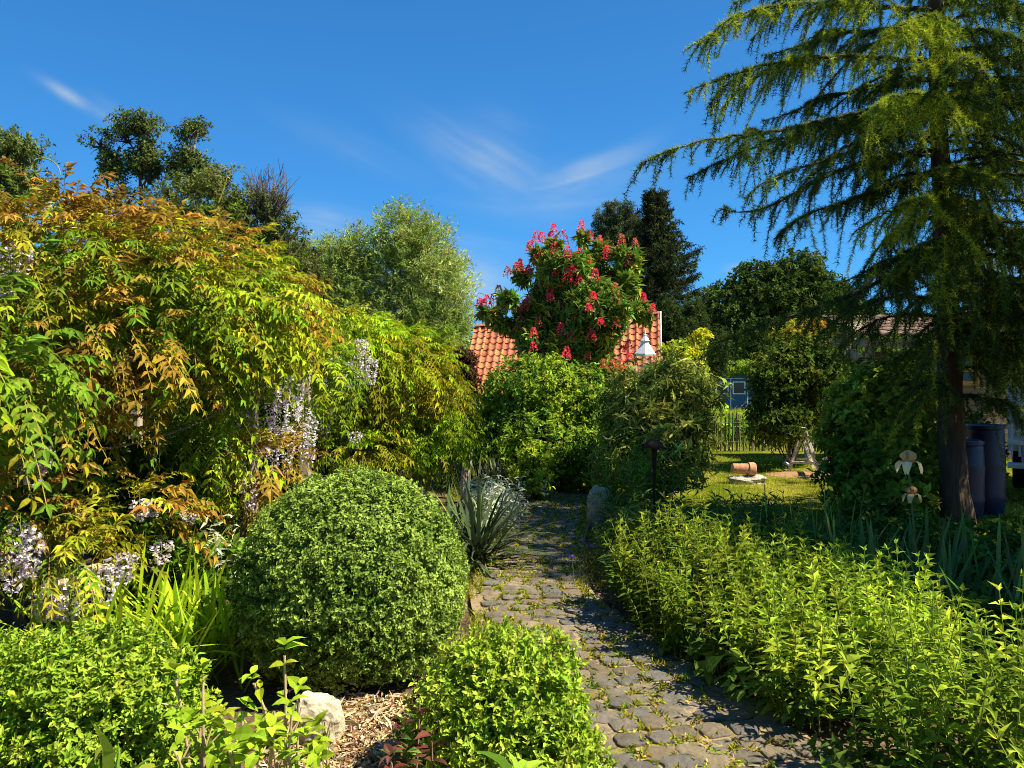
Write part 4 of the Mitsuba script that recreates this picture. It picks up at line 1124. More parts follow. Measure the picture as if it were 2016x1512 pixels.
tz = lambda v: CAM_Z - (v - 756) / F_PX * LY
cones = []
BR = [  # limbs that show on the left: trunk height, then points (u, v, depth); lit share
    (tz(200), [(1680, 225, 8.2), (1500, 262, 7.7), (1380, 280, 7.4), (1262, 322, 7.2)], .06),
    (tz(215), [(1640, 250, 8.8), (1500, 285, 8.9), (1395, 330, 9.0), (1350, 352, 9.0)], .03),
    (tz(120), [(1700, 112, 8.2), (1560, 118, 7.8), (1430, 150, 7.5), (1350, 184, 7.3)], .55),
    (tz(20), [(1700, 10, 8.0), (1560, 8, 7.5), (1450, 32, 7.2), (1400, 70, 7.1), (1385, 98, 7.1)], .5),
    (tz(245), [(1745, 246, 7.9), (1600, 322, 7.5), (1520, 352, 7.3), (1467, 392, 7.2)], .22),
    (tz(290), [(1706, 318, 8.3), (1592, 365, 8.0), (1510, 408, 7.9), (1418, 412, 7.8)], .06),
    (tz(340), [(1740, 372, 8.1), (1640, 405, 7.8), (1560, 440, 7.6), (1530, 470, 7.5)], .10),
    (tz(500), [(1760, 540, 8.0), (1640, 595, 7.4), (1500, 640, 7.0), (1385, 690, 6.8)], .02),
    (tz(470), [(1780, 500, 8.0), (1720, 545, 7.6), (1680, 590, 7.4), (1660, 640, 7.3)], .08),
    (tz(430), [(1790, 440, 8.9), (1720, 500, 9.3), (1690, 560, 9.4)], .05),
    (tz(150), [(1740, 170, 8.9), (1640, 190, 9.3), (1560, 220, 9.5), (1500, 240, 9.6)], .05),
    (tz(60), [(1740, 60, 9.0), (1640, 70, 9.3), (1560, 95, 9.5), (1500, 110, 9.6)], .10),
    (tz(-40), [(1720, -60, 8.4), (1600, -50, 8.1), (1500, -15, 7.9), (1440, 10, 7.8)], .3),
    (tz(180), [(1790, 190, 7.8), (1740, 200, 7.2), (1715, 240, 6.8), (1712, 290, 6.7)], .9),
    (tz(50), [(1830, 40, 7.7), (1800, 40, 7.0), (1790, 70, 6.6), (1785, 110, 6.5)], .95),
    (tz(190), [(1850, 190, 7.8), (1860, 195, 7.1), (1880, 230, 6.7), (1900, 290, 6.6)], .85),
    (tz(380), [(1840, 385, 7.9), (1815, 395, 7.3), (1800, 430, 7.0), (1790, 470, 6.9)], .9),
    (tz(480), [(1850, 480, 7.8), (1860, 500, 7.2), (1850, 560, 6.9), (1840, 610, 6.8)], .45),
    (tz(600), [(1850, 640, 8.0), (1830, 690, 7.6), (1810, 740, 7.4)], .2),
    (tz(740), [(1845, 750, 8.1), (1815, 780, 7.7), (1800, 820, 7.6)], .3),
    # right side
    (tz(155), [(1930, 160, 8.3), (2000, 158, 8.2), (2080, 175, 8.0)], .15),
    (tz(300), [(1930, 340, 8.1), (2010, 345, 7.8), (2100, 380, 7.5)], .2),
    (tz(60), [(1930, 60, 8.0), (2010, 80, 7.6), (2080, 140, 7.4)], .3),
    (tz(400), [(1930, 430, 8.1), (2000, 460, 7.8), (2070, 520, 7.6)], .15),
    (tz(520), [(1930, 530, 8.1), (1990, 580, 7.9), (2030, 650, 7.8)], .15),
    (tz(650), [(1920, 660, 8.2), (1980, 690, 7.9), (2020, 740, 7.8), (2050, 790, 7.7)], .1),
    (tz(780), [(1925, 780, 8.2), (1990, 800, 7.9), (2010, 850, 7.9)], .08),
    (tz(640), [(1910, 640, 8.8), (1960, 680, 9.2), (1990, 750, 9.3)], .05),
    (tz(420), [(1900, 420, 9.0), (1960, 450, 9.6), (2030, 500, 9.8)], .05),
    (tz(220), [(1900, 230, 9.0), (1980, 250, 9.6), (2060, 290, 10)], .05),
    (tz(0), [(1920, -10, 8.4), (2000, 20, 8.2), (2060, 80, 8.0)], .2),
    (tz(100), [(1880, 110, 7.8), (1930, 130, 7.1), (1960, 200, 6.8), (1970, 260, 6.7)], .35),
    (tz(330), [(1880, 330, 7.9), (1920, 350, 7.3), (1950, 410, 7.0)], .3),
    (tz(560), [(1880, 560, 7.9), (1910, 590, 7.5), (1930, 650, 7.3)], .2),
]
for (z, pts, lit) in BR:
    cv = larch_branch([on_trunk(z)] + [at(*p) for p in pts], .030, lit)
    for _ in range(2):
        cones.append(cv[rng.integers(7, 22)] + [rng.normal(0, .03), rng.normal(0, .03), -rng.uniform(.02, .3)])
for q in range(16):                          # limbs above the frame and away from the camera
    z = rng.uniform(4.8, 9.2)
    a = rng.uniform(-.4, 3.6) if q % 3 else rng.uniform(0, 6.28)
    rl = 2.9 * (1 - (z - 3) / 7.5) + .3
    o = on_trunk(z)
    d = np.array([math.cos(a), math.sin(a), 0])
    larch_branch([o, o + d * rl * .5 + [0, 0, .05], o + d * rl + [0, 0, -.35 * rl]], .026, .2, .22, 16, side=1)
for q in range(26):
    z = 1.9 + q * .16
    a = rng.uniform(-.9, 2.4)
    o = on_trunk(z)
    d = np.array([math.cos(a), math.sin(a), 0])
    rl = rng.uniform(1.2, 2.0)
    larch_branch([o, o + d * rl * .5 + [0, 0, .02], o + d * rl + [0, 0, -.3 * rl]], .022, .10, .23, 20, side=1)
for q in range(22):                          # inner limbs towards the camera and the left
    z = 2.3 + q * .20
    a = rng.uniform(2.3, 5.2)
    o = on_trunk(z)
    d = np.array([math.cos(a), math.sin(a), 0])
    rl = rng.uniform(.8, 1.5)
    larch_branch([o, o + d * rl * .5 + [0, 0, .04], o + d * rl + [0, 0, -.25 * rl]], .02, .16, .22, 22, side=2)
for q in range(14):                          # and to the right
    z = 2.0 + q * .32
    a = rng.uniform(-.7, .7)
    o = on_trunk(z)
    d = np.array([math.cos(a), math.sin(a), 0])
    rl = rng.uniform(1.4, 2.3)
    larch_branch([o, o + d * rl * .5 + [0, 0, .03], o + d * rl + [0, 0, -.35 * rl]], .022, .12, .24, 20, side=2)
for q in range(12):                          # low ones in front of the barrels
    z = 1.75 + q * .13
    a = rng.uniform(-1.3, .3)
    o = on_trunk(z)
    d = np.array([math.cos(a), math.sin(a), 0])
    rl = rng.uniform(1.1, 2.0)
    larch_branch([o, o + d * rl * .5 + [0, 0, .0], o + d * rl + [0, 0, -.35 * rl]], .018, .08, .26, 22, side=2)
cm = lathe([(.0, .0), (.012, .004), (.017, .014), (.014, .026), (.0, .034)], 8)
for p in cones[:44]:
    m = cm.copy(); m.apply_translation(p)
    mesh_part(lk, 'cone', m, (.16, .07, .045), 'm_solid', smooth=True)

# ================================================================== SHRUBS AND CLIMBERS
def shrub(name, label, cat_, blobs, n, k, L, W, H, cols, tpl=L2, parts=0, mat='m_leaf', lo=.6, lump=.2, freq=2.2, opening=.75, up=.3, per=2, jit=.3, stems=6, leafname='leaf', bend=None, group=None, tone_f=1.5, zmin=.02, hi=1.05, stem_col=BARK, base=None, holes=.40, hfreq=5., tip=.4):
    key = thing(name, label, cat_, group)
    area = np.array([r[0] * r[2] for c, r in blobs])
    Ps, Os = zip(*[ellipsoid(c, r, max(int(n * a / area.sum()), 6), lo, hi, lump, freq, zmin, holes=holes, hfreq=hfreq) for (c, r), a in zip(blobs, area)])
    P, O = np.vstack(Ps), np.vstack(Os)
    D = unit(O * .75 + rdir(len(P)) * .5 + np.array([0, 0, up]))
    cols = np.asarray(cols, float)
    tn = np.clip(meshkit.fbm(P * tone_f, 3, seed=9) * 2.2 - .6 + rng.normal(0, .25, len(P)), 0, .999) * (len(cols) - 1)
    i = tn.astype(int)
    col = cols[i] * (1 - (tn - i))[:, None] + cols[np.minimum(i + 1, len(cols) - 1)] * (tn - i)[:, None]
    bd = None if bend is None else np.broadcast_to([0, 0, -bend], P.shape)
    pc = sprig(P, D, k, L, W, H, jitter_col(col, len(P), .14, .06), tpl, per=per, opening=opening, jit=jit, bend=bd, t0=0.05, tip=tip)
    emit(key, leafname, pc, mat, parts, show_score(P, O))
    c0 = np.mean([c for c, r in blobs], 0) if base is None else np.array(base, float)
    for q in range(stems):
        c, r = blobs[q % len(blobs)]
        e = c + rdir() * r * .6
        woody(key, 'stem', [np.array([c0[0] + rng.normal(0, .05), c0[1] + rng.normal(0, .05), -.03]), (np.array([c0[0], c0[1], 0]) + e) / 2 + rng.normal(0, .03, 3), e], .016, .005, stem_col, 8, 5, 'm_solid')
    return key


def E(u, v, Y, rx, rz, ry=None):
    return (at(u, v, Y), np.array([rx, rx if ry is None else ry, rz]))


# --- clipped box
BOXC = [(.075, .13, .025), (.125, .195, .04), (.20, .28, .065)]
BOXY = [(.11, .19, .02), (.17, .25, .028), (.25, .32, .045)]
ball = [((-.91, 4.42, .46), np.array([.635, .635, .64]))]
bk = thing('box_ball', 'large clipped box ball with small dense leaves left of the path', 'bush')
P, O = ellipsoid(ball[0][0], ball[0][1], 24000, .80, 1.005, .02, 4, .06, holes=.45, hfreq=16)
D = unit(O * 1.0 + rdir(len(P)) * .55 + [0, 0, .25])
tone = np.clip(meshkit.fbm(P * 4, 3) * 1.8 - .4 + rng.normal(0, .2, len(P)), 0, 1)[:, None]
col = np.array(BOXC[0]) * (1 - tone) + np.array(BOXC[2]) * tone
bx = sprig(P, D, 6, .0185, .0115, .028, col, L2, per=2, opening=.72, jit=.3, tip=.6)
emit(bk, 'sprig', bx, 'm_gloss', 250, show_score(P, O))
core = trimesh.creation.icosphere(4, 1.)
core.vertices = np.array(core.vertices) * [.56, .56, .56] + [-.905, 4.42, .48]
P, O = ellipsoid(ball[0][0], ball[0][1] * .8, 3000, .2, .95, .05, 5, .02)
tw = [tube([(-.905 + rng.normal(0, .05), 4.42 + rng.normal(0, .05), -.03), p * [.5, .5, .5] + np.array([-.905, 4.42, .2]) * .5, p], [.012, .008, .003], 4) for p in P[:120]]
V_, F_ = join(tw)
part(bk, 'twigs', V_, F_, uvp(np.broadcast_to([.09, .07, .045], V_.shape)), 'm_solid', smooth=True, kind='stuff')

shrub('box_bush', 'bright clipped box bush in the bottom left corner', 'bush', [((-1.70, 3.02, .16), np.array([.50, .42, .45])), ((-2.05, 3.15, .12), np.array([.42, .4, .40])), ((-1.5, 2.9, .05), np.array([.36, .3, .40]))], 9500, 8, .026, .0135, .05, BOXY, L2, 250, 'm_gloss', .72, .12, 4, .62, .45, stems=14, leafname='sprig', holes=.45, hfreq=11)
shrub('box_bush', 'bright young box bush at the bottom beside the path, right of the boulder', 'bush', [((-.02, 3.22, .12), np.array([.33, .33, .44])), ((.10, 3.02, .05), np.array([.24, .24, .36])), ((-.15, 3.12, .1), np.array([.26, .26, .40]))], 6400, 8, .026, .0135, .055, BOXY, L2, 250, 'm_gloss', .6, .16, 4, .6, .5, stems=14, leafname='sprig', holes=.45, hfreq=11)

# --- wisteria
GRN = np.array([.12, .20, .022]); LIME = np.array([.25, .35, .022]); BRZ = np.array([.27, .17, .034]); OLV = np.array([.25, .25, .022]); DGR = np.array([.07, .13, .022])


def vine(name, label, cat_, masses, fr_L, pairs, ll, lw, parts, tpl=L4, droop=.4, leaf_droop=.3, stems=(), mat='m_leaf', group=None):
    """masses: (centre, radii, number of fronds, [(colour, share)...])."""
    key = thing(name, label, cat_, group)
    Ps, Os, Cs = [], [], []
    for (c, r), n, mix_ in masses:
        P, O = ellipsoid(c, r, int(n * 1.15), .62, 1.05, .22, 2.0, .08, holes=.46, hfreq=3.6)
        w = np.array([m[1] for m in mix_], float)
        # patches of young bronze and older green leaves
        f = np.clip(meshkit.fbm(P * 1.9, 3, seed=21) * 2.4 - .7 + rng.normal(0, .16, len(P)), 0, .999)
        i = np.searchsorted(np.cumsum(w / w.sum()), f).clip(0, len(w) - 1)
        Ps.append(P); Os.append(O); Cs.append(jitter_col(np.array([m[0] for m in mix_])[i], len(P), .2, .08))
    P, O, C = np.vstack(Ps), np.vstack(Os), np.vstack(Cs)
    n = len(P)
    A = unit(O + rdir(n) * .55 + [0, 0, .12])
    pc = frond(P, A, fr_L * np.exp(rng.normal(0, .22, n)), pairs, ll, lw, C, droop * rng.uniform(.5, 1.5, n), tpl, leaf_droop)
    emit(key, 'leaf', pc, mat, parts, show_score(P, O))
    return key


w1 = vine('wisteria', 'large bronze and green wisteria over the pergola on the left', 'climber', [
    (E(40, 515, 4.9, .85, .40, .8), 480, [(GRN, .35), (OLV, .6), (BRZ, 1.8)]), (E(220, 545, 5.1, .75, .38, .8), 480, [(GRN, .5), (OLV, .6), (BRZ, 1.7)]),
    (E(370, 565, 5.3, .60, .36, .8), 440, [(GRN, .6), (OLV, .6), (BRZ, 1.3)]), (E(470, 610, 5.6, .42, .36, .8), 330, [(LIME, .8), (OLV, .9), (BRZ, .6)]),
    (E(530, 612, 6.0, .32, .22, .7), 230, [(LIME, 1.2), (GRN, .6), (OLV, .5)]), (E(632, 735, 7.2, .20, .40), 170, [(LIME, 1.5), (GRN, .6)]),
    (E(60, 640, 4.5, .70, .30, .5), 210, [(GRN, .5), (OLV, .5), (BRZ, 1.4)]), (E(270, 660, 4.9, .6, .28, .5), 190, [(GRN, .5), (OLV, .5), (BRZ, 1.5)]), (E(420, 680, 5.5, .35, .22, .5), 110, [(GRN, .8), (OLV, .7), (BRZ, .6)]),
    (E(110, 790, 4.35, .30, .15), 44, [(GRN, .7), (BRZ, 1.2)]), (E(400, 855, 5.7, .32, .16), 110, [(LIME, 1.2), (GRN, .6)]), (E(510, 905, 5.9, .26, .08), 50, [(OLV, .4), (BRZ, 1.2)]),
    (E(30, 990, 4.2, .18, .14), 34, [(BRZ, 1.2), (OLV, .6)]), (E(110, 1085, 4.1, .30, .14), 80, [(GRN, 1), (OLV, .5)]), (E(270, 1010, 4.7, .22, .14), 50, [(GRN, 1), (OLV, .6), (BRZ, .2)]), (E(400, 790, 5.9, .26, .14), 36, [(GRN, 1), (LIME, .5)]),
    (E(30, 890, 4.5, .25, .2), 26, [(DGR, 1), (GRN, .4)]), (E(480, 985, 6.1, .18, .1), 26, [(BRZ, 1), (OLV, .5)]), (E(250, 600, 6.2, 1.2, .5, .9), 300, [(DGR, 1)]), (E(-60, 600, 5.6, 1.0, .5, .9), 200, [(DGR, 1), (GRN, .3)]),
], .26, 6, .062, .022, 300)
w2 = vine('wisteria', 'yellow green wisteria mound beyond the big clipped ball', 'climber', [
    (E(690, 692, 8.6, .50, .42, .6), 560, [(LIME, 1.2), (OLV, 1.2)]), (E(785, 722, 9.2, .56, .48, .7), 760, [(LIME, 1.3), (OLV, 1.1)]), (E(850, 785, 9.6, .38, .48, .6), 560, [(LIME, 1), (OLV, 1)]),
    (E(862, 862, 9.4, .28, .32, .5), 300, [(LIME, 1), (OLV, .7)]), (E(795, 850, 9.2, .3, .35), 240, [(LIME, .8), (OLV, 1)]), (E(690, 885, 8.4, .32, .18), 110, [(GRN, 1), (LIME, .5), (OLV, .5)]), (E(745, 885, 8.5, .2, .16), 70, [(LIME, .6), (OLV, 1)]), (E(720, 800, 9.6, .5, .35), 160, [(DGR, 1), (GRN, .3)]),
], .25, 6, .066, .020, 260, L2, .55, .55)
w3 = vine('wisteria', 'large fresh green wisteria leaves at the left edge, nearest the camera', 'climber', [
    (E(-20, 660, 3.7, .22, .18, .2), 60, [(LIME, .5), (GRN, 1)]), (E(0, 770, 3.75, .22, .2, .2), 55, [(GRN, 1), (OLV, .5)]), (E(40, 720, 3.9, .2, .16, .2), 36, [(GRN, 1), (LIME, .4)]),
], .26, 5, .060, .024, 120, L8, .45, .35)
STC = np.array([.19, .15, .11])
for ctrl, r in (([(-3.3, 5.2, -.03), (-3.35, 5.3, 1.0), (-3.2, 5.5, 1.9), (-3.2, 5.8, 2.5)], .035), ([(-2.2, 6.2, -.03), (-2.05, 6.1, .8), (-2.2, 6.35, 1.6), (-2.3, 6.8, 2.4)], .04), ([(-2.1, 8.1, -.03), (-2.2, 8.0, 1.2), (-2.1, 8.2, 2.3)], .035), ([(-2.9, 5.0, .8), (-2.6, 5.4, .95), (-2.3, 5.9, .9)], .015), ([(-2.5, 4.6, 1.2), (-2.1, 5.0, 1.32), (-1.95, 5.6, 1.55)], .008)):
    woody(w1, 'stem', ctrl, r, r * .6, STC, 14, 7)
woody(w2, 'stem', [(-1.9, 9.2, -.03), (-1.8, 9.1, 1.0), (-1.7, 9.3, 2.0)], .035, .02, STC, 10, 7)
# bare tendrils
TDC = np.array([.34, .32, .06])
for ctrl in ([(60, 335, 4.7), (80, 312, 4.7), (104, 318, 4.7), (118, 345, 4.7)], [(180, 372, 5), (200, 345, 5), (214, 338, 5)],
             [(270, 800, 5), (310, 720, 4.9), (260, 690, 4.9), (200, 700, 4.9)], [(150, 700, 4.6), (230, 770, 4.6), (320, 803, 4.7)], [(475, 845, 6.1), (500, 820, 6.1), (530, 797, 6.1), (545, 806, 6.1)], [(505, 880, 6.2), (545, 850, 6.2), (570, 837, 6.2), (598, 845, 6.2)],
             [(545, 500, 6.5), (570, 450, 6.5), (590, 440, 6.5)], [(430, 400, 5.6), (440, 372, 5.6), (446, 345, 5.6), (440, 352, 5.6)], [(100, 1025, 4.1), (130, 1012, 4.1), (170, 1035, 4.1)], [(300, 690, 5), (400, 640, 5), (470, 625, 5.1)], [(610, 610, 7.6), (640, 580, 7.6), (655, 590, 7.6)],
             [(220, 640, 4.7), (235, 610, 4.7), (270, 560, 4.7)], [(700, 620, 8.4), (690, 596, 8.4), (676, 590, 8.4)], [(640, 620, 8.4), (632, 590, 8.3), (640, 575, 8.3)], [(770, 640, 8.8), (785, 610, 8.8), (812, 600, 8.8)], [(560, 520, 6.8), (600, 470, 6.8), (606, 455, 6.8)]):
    ctrl = [at(*c) for c in ctrl]
    V_, F_ = tube(curve(ctrl, 14), np.linspace(.0055, .0025, 14), 5)
    part(w1 if ctrl[0][1] < 8 else w2, 'tendril', V_, F_, uvp(np.broadcast_to(TDC, V_.shape)), 'm_solid', smooth=True)
# hanging flower clusters: (u, v of the top, depth, length)
FL = [(545, 692, 6.8, .30), (562, 700, 6.9, .36), (532, 750, 6.7, .30), (552, 790, 6.8, .36), (574, 775, 6.9, .42), (598, 800, 7.1, .40), (520, 830, 6.7, .26), (612, 820, 7.2, .34), (540, 840, 6.9, .32), (566, 840, 7.0, .34), (586, 740, 7.0, .30), (545, 735, 6.8, .28), (487, 760, 6.3, .26), (479, 806, 6.3, .20), (410, 690, 5.5, .26), (425, 712, 5.5, .22), (380, 692, 5.5, .18), (350, 722, 5.2, .13), (338, 745, 5.2, .10), (365, 735, 5.2, .10),
      (660, 690, 8.0, .28), (690, 712, 8.1, .22), (720, 690, 8.2, .32), (703, 700, 8.0, .30), (672, 730, 8.0, .18), (732, 705, 8.2, .24), (712, 668, 8.2, .14), (650, 745, 8.0, .2), (700, 850, 8.0, .15), (775, 775, 8.8, .15), (640, 800, 7.7, .24), (628, 780, 7.5, .2),
      (40, 1030, 3.95, .20), (60, 1050, 3.95, .20), (25, 1080, 3.9, .20), (110, 1140, 4.0, .18), (135, 1150, 4.0, .16), (180, 1120, 4.1, .17), (205, 1140, 4.1, .12), (228, 1100, 4.2, .12), (318, 1065, 4.6, .12), (275, 985, 4.6, .10), (490, 945, 6.0, .22), (372, 1005, 5.0, .08), (20, 490, 4.2, .16), (42, 482, 4.2, .15), (12, 545, 4.2, .10), (85, 1160, 4.0, .14), (240, 700, 4.6, .08), (245, 1090, 4.3, .14), (300, 985, 4.8, .09), (65, 900, 4.2, .14), (80, 880, 4.2, .12)]
for (u, v, Y, H) in FL:
    if 500 < u < 620: Y -= .45
    if 635 < u < 740 and v < 760: Y -= .35
    H *= 1.15
    top = at(u, v, Y)
    m_ = int(70 + 330 * H)
    t = rng.random(m_)
    a = rng.uniform(0, 6.28, m_)
    rad = (.058 * (1 - t) ** .6 * np.minimum(1, 4 * t + .45) + .008) * np.sqrt(rng.uniform(.25, 1, m_)) * (1 if H > .12 else .8)
    p = top + np.c_[np.cos(a) * rad, np.sin(a) * rad, -t * H]
    ax = unit(np.c_[np.cos(a), np.sin(a), rng.normal(-.1, .4, m_)])
    c = jitter_col(np.where(rng.random((m_, 1)) < .62, [[.62, .57, .76]], np.where(rng.random((m_, 1)) < .7, [[.34, .27, .52]], [[.55, .5, .42]])), m_, .2, .05)
    Vf, uf = leaves(L2, p, ax, unit(rng.normal(size=(m_, 3)) + [0, 0, .6]), .023, .021, c)
    Vs, Fs = tube([top + [0, 0, .05], top - [0, 0, H]], [.0022, .0012], 3)
    V_, F_, U_ = cat((Vf, L2[1], uf))
    part(w2 if Y > 7.6 else w1, 'flower_cluster', np.vstack([V_, Vs]), np.vstack([F_, Fs + len(V_)]), np.vstack([U_, uvp(np.broadcast_to([.2, .22, .08], Vs.shape))]), 'm_petal')

# --- hedge closing the view behind the pergola
shrub('hedge', 'dark dense hedge in the shade behind the pergola', 'hedge', [((-4.9, 6.0, 1.0), np.array([.9, 2.8, 1.35])), ((-4.0, 9.6, 1.0), np.array([1.6, 1.0, 1.4])), ((-2.6, 10.6, .9), np.array([1.1, .6, 1.2])), ((-4.6, 3.6, .9), np.array([.8, 1.2, 1.3]))], 3000, 8, .10, .05, .14, [(.035, .06, .015), (.055, .09, .02), (.09, .13, .03)], lo=.75)
shrub('ivy_plant', 'low shaded ivy and perennials under the pergola', 'plant', [E(180, 900, 5.2, .35, .14), E(300, 950, 5.6, .5, .25), E(240, 1040, 5.2, .5, .15), E(60, 940, 4.9, .5, .2), E(420, 1010, 6.2, .4, .2), E(150, 1000, 5.0, .4, .15), E(430, 1110, 5.4, .4, .16), E(440, 1200, 4.9, .3, .13), E(330, 1120, 5.3, .5, .14)], 1300, 7, .06, .045, .08, [(.04, .07, .015), (.07, .13, .02), (.13, .21, .02)], lo=.4, stems=8)

# --- purple leaved bush, barn bush, young shrub
shrub('purple_bush', 'dark purple brown bush below the left end of the barn roof', 'bush', [E(912, 745, 13, .2, .45), E(915, 820, 13, .26, .45), E(905, 880, 13, .28, .4)], 1700, 8, .06, .035, .10, [(.03, .016, .014), (.055, .022, .018), (.06, .05, .022)], stems=8)
shrub('hornbeam_bush', 'broad green leafy bush in front of the barn, left of the long leaved bush', 'bush', [E(1000, 800, 12.2, .42, .62), E(1070, 790, 12.0, .60, .62), E(1140, 800, 12, .42, .62), E(1060, 880, 11.8, .85, .62), E(1145, 910, 11.5, .38, .5), E(985, 860, 12.2, .45, .55), E(1170, 860, 11.8, .25, .6)], 6000, 8, .062, .036, .11, [(.06, .115, .02), (.10, .18, .025), (.20, .27, .03)], L2, 120, lo=.62, lump=.28, stems=9)
shrub('young_shrub', 'small fresh green shrub between the path end and the barn bush', 'bush', [E(1045, 905, 10.6, .14, .18), E(1050, 950, 10.6, .24, .20), E(1035, 940, 10.5, .2, .15), E(1072, 900, 10.6, .1, .14)], 420, 9, .052, .034, .12, [(.13, .21, .025), (.20, .28, .03), (.28, .34, .04)], L4, 60, lo=.3, stems=8)
ns = shrub('small_yucca', 'clump of upright grey sword leaves behind the silvery plant', 'plant', [E(972, 915, 10.9, .12, .1)], 20, 2, .02, .01, .02, [(.06, .08, .04)], stems=0)
n = 46
P = np.c_[at(972, 0, 10.9)[0] + rng.normal(0, .13, n), 10.9 + rng.normal(0, .1, n), np.full(n, .05)]
pc = blades(P, np.stack([rng.normal(0, .28, n), rng.normal(0, .25, n), np.ones(n)], 1), rng.uniform(.45, .66, n), .034, rng.uniform(0, .12, n), jitter_col([.12, .13, .085], n, .35), 4)
emit(ns, 'leaf', pc, 'm_gloss', 46)

# --- the long leaved bush in the middle right
shrub('viburnum_bush', 'tall bush with long drooping grey green leaves left of the lawn', 'bush', [E(1310, 790, 10.5, .72, .55), E(1250, 830, 10.6, .52, .62), E(1335, 830, 10.4, .40, .55), E(1300, 880, 10.3, .75, .50), E(1352, 920, 10.0, .25, .22), E(1230, 910, 10.3, .40, .42), E(1335, 745, 10.4, .42, .26)], 1250, 8, .145, .034, .12, [(.11, .15, .04), (.19, .23, .055), (.34, .36, .10)], L4, 300, 'm_leaf', .55, .22, 2.4, .9, .25, 4, .25, stems=26, bend=.03, tone_f=2.5, stem_col=np.array([.13, .10, .07]), holes=.48, hfreq=3.5)
tl = thing('tall_perennial', 'tall stems with narrow bright green leaves in front of the long leaved bush', 'plant')
n = 46
u_ = rng.uniform(1195, 1310, n)
P = np.c_[(u_ - 1008) / F_PX * 8.9 + rng.normal(0, .05, n), 8.9 + rng.normal(0, .3, n), np.full(n, -.02)]
Dl = unit(np.stack([rng.normal(0, .2, n), rng.normal(0, .15, n), np.ones(n)], 1))
H = rng.uniform(.45, 1.25, n)
pc = sprig(P, Dl, 34, .085, .016, H, jitter_col([.12, .20, .03], n, .25), L2, per=1, opening=.6, jit=.2, bend=np.stack([rng.normal(0, .1, n), rng.normal(0, .1, n), -.05 + 0 * H], 1), t0=.15)
emit(tl, 'stalk', pc, 'm_leaf', 46)
V_, F_ = join([tube([p, p + d * h * .95], [.006, .003], 4) for p, d, h in zip(P, Dl, H)])
part(tl, 'stem', V_, F_, uvp(np.broadcast_to([.12, .14, .04], V_.shape)), 'm_solid', smooth=True, kind='stuff')

# --- yucca and silvery lamb's ear
yk = thing('yucca', 'yucca with long dark sword leaves arching over the left edge of the path', 'plant')
n = 120
P = np.tile([[-.30, 6.75, .08]], (n, 1)) + rng.normal(0, .05, (n, 3)) * [1, 1, .8]
az, elv = rng.uniform(0, 6.28, n), np.arcsin(rng.uniform(.02, .98, n))
A = np.stack([np.cos(az) * np.cos(elv), np.sin(az) * np.cos(elv), np.sin(elv)], 1)
pc = blades(P, A, rng.uniform(.65, .98, n), rng.uniform(.026, .038, n), np.where(rng.random(n) < .45, rng.uniform(.3, .6, n), .08) * np.cos(elv), jitter_col([.045, .065, .038], n, .3, .08), 6)
emit(yk, 'leaf', pc, 'm_gloss', 120)
n = 34
P = np.tile([[-.62, 7.3, .06]], (n, 1)) + rng.normal(0, .06, (n, 3)) * [1, 1, .5]
az, elv = rng.uniform(0, 6.28, n), np.arcsin(rng.uniform(.3, 1, n))
A = np.stack([np.cos(az) * np.cos(elv), np.sin(az) * np.cos(elv), np.sin(elv)], 1)
yk2 = thing('yucca', 'second dark yucca clump just behind the top right of the clipped ball', 'plant')
emit(yk2, 'leaf', blades(P, A, rng.uniform(.55, .8, n), .03, .1, jitter_col([.05, .07, .042], n, .3), 5), 'm_gloss', 34)
gk = thing('grass_clump', 'fresh green grassy leaves around the foot of the yucca', 'plant')
n = 150
P = np.c_[rng.normal(-.35, .22, n), rng.normal(7.2, .45, n), np.zeros(n)]
P = P[path_dist(P) > -.02]; n = len(P)
pc = blades(P, np.stack([rng.normal(0, .45, n), rng.normal(0, .4, n), np.ones(n)], 1), rng.uniform(.3, .85, n), rng.uniform(.006, .016, n), rng.uniform(.1, .6, n), jitter_col([.17, .23, .04], n, .4), 5)
emit(gk, 'blade', pc, 'm_leaf', 60)
se = thing('silver_plant', 'silvery white felted perennial behind the yucca', 'plant')
n = 150
P = np.c_[rng.normal(-.20, .17, n), rng.normal(8.6, .35, n), np.full(n, .0)]
H = rng.uniform(.2, .58, n)
pc = sprig(P, unit(np.stack([rng.normal(.05, .25, n), rng.normal(-.05, .2, n), np.ones(n)], 1)), 16, .085, .024, H, jitter_col([.42, .45, .40], n, .15, .04), L4, per=2, opening=.85, jit=.25, t0=.1)
emit(se, 'stalk', pc, 'm_leaf', 150)
se2 = thing('silver_plant', 'small silvery felted shoots beside the foot of the pergola post', 'plant')
n = 11
P = np.c_[rng.normal(-2.0, .10, n), rng.normal(5.4, .2, n), np.full(n, .2)]
pc = sprig(P, unit(np.stack([rng.normal(0, .25, n), rng.normal(-.1, .2, n), np.ones(n)], 1)), 14, .08, .024, rng.uniform(.25, .5, n), jitter_col([.42, .45, .42], n, .15, .04), L4, per=2, opening=.8, t0=.1)
emit(se2, 'stalk', pc, 'm_leaf', 11)

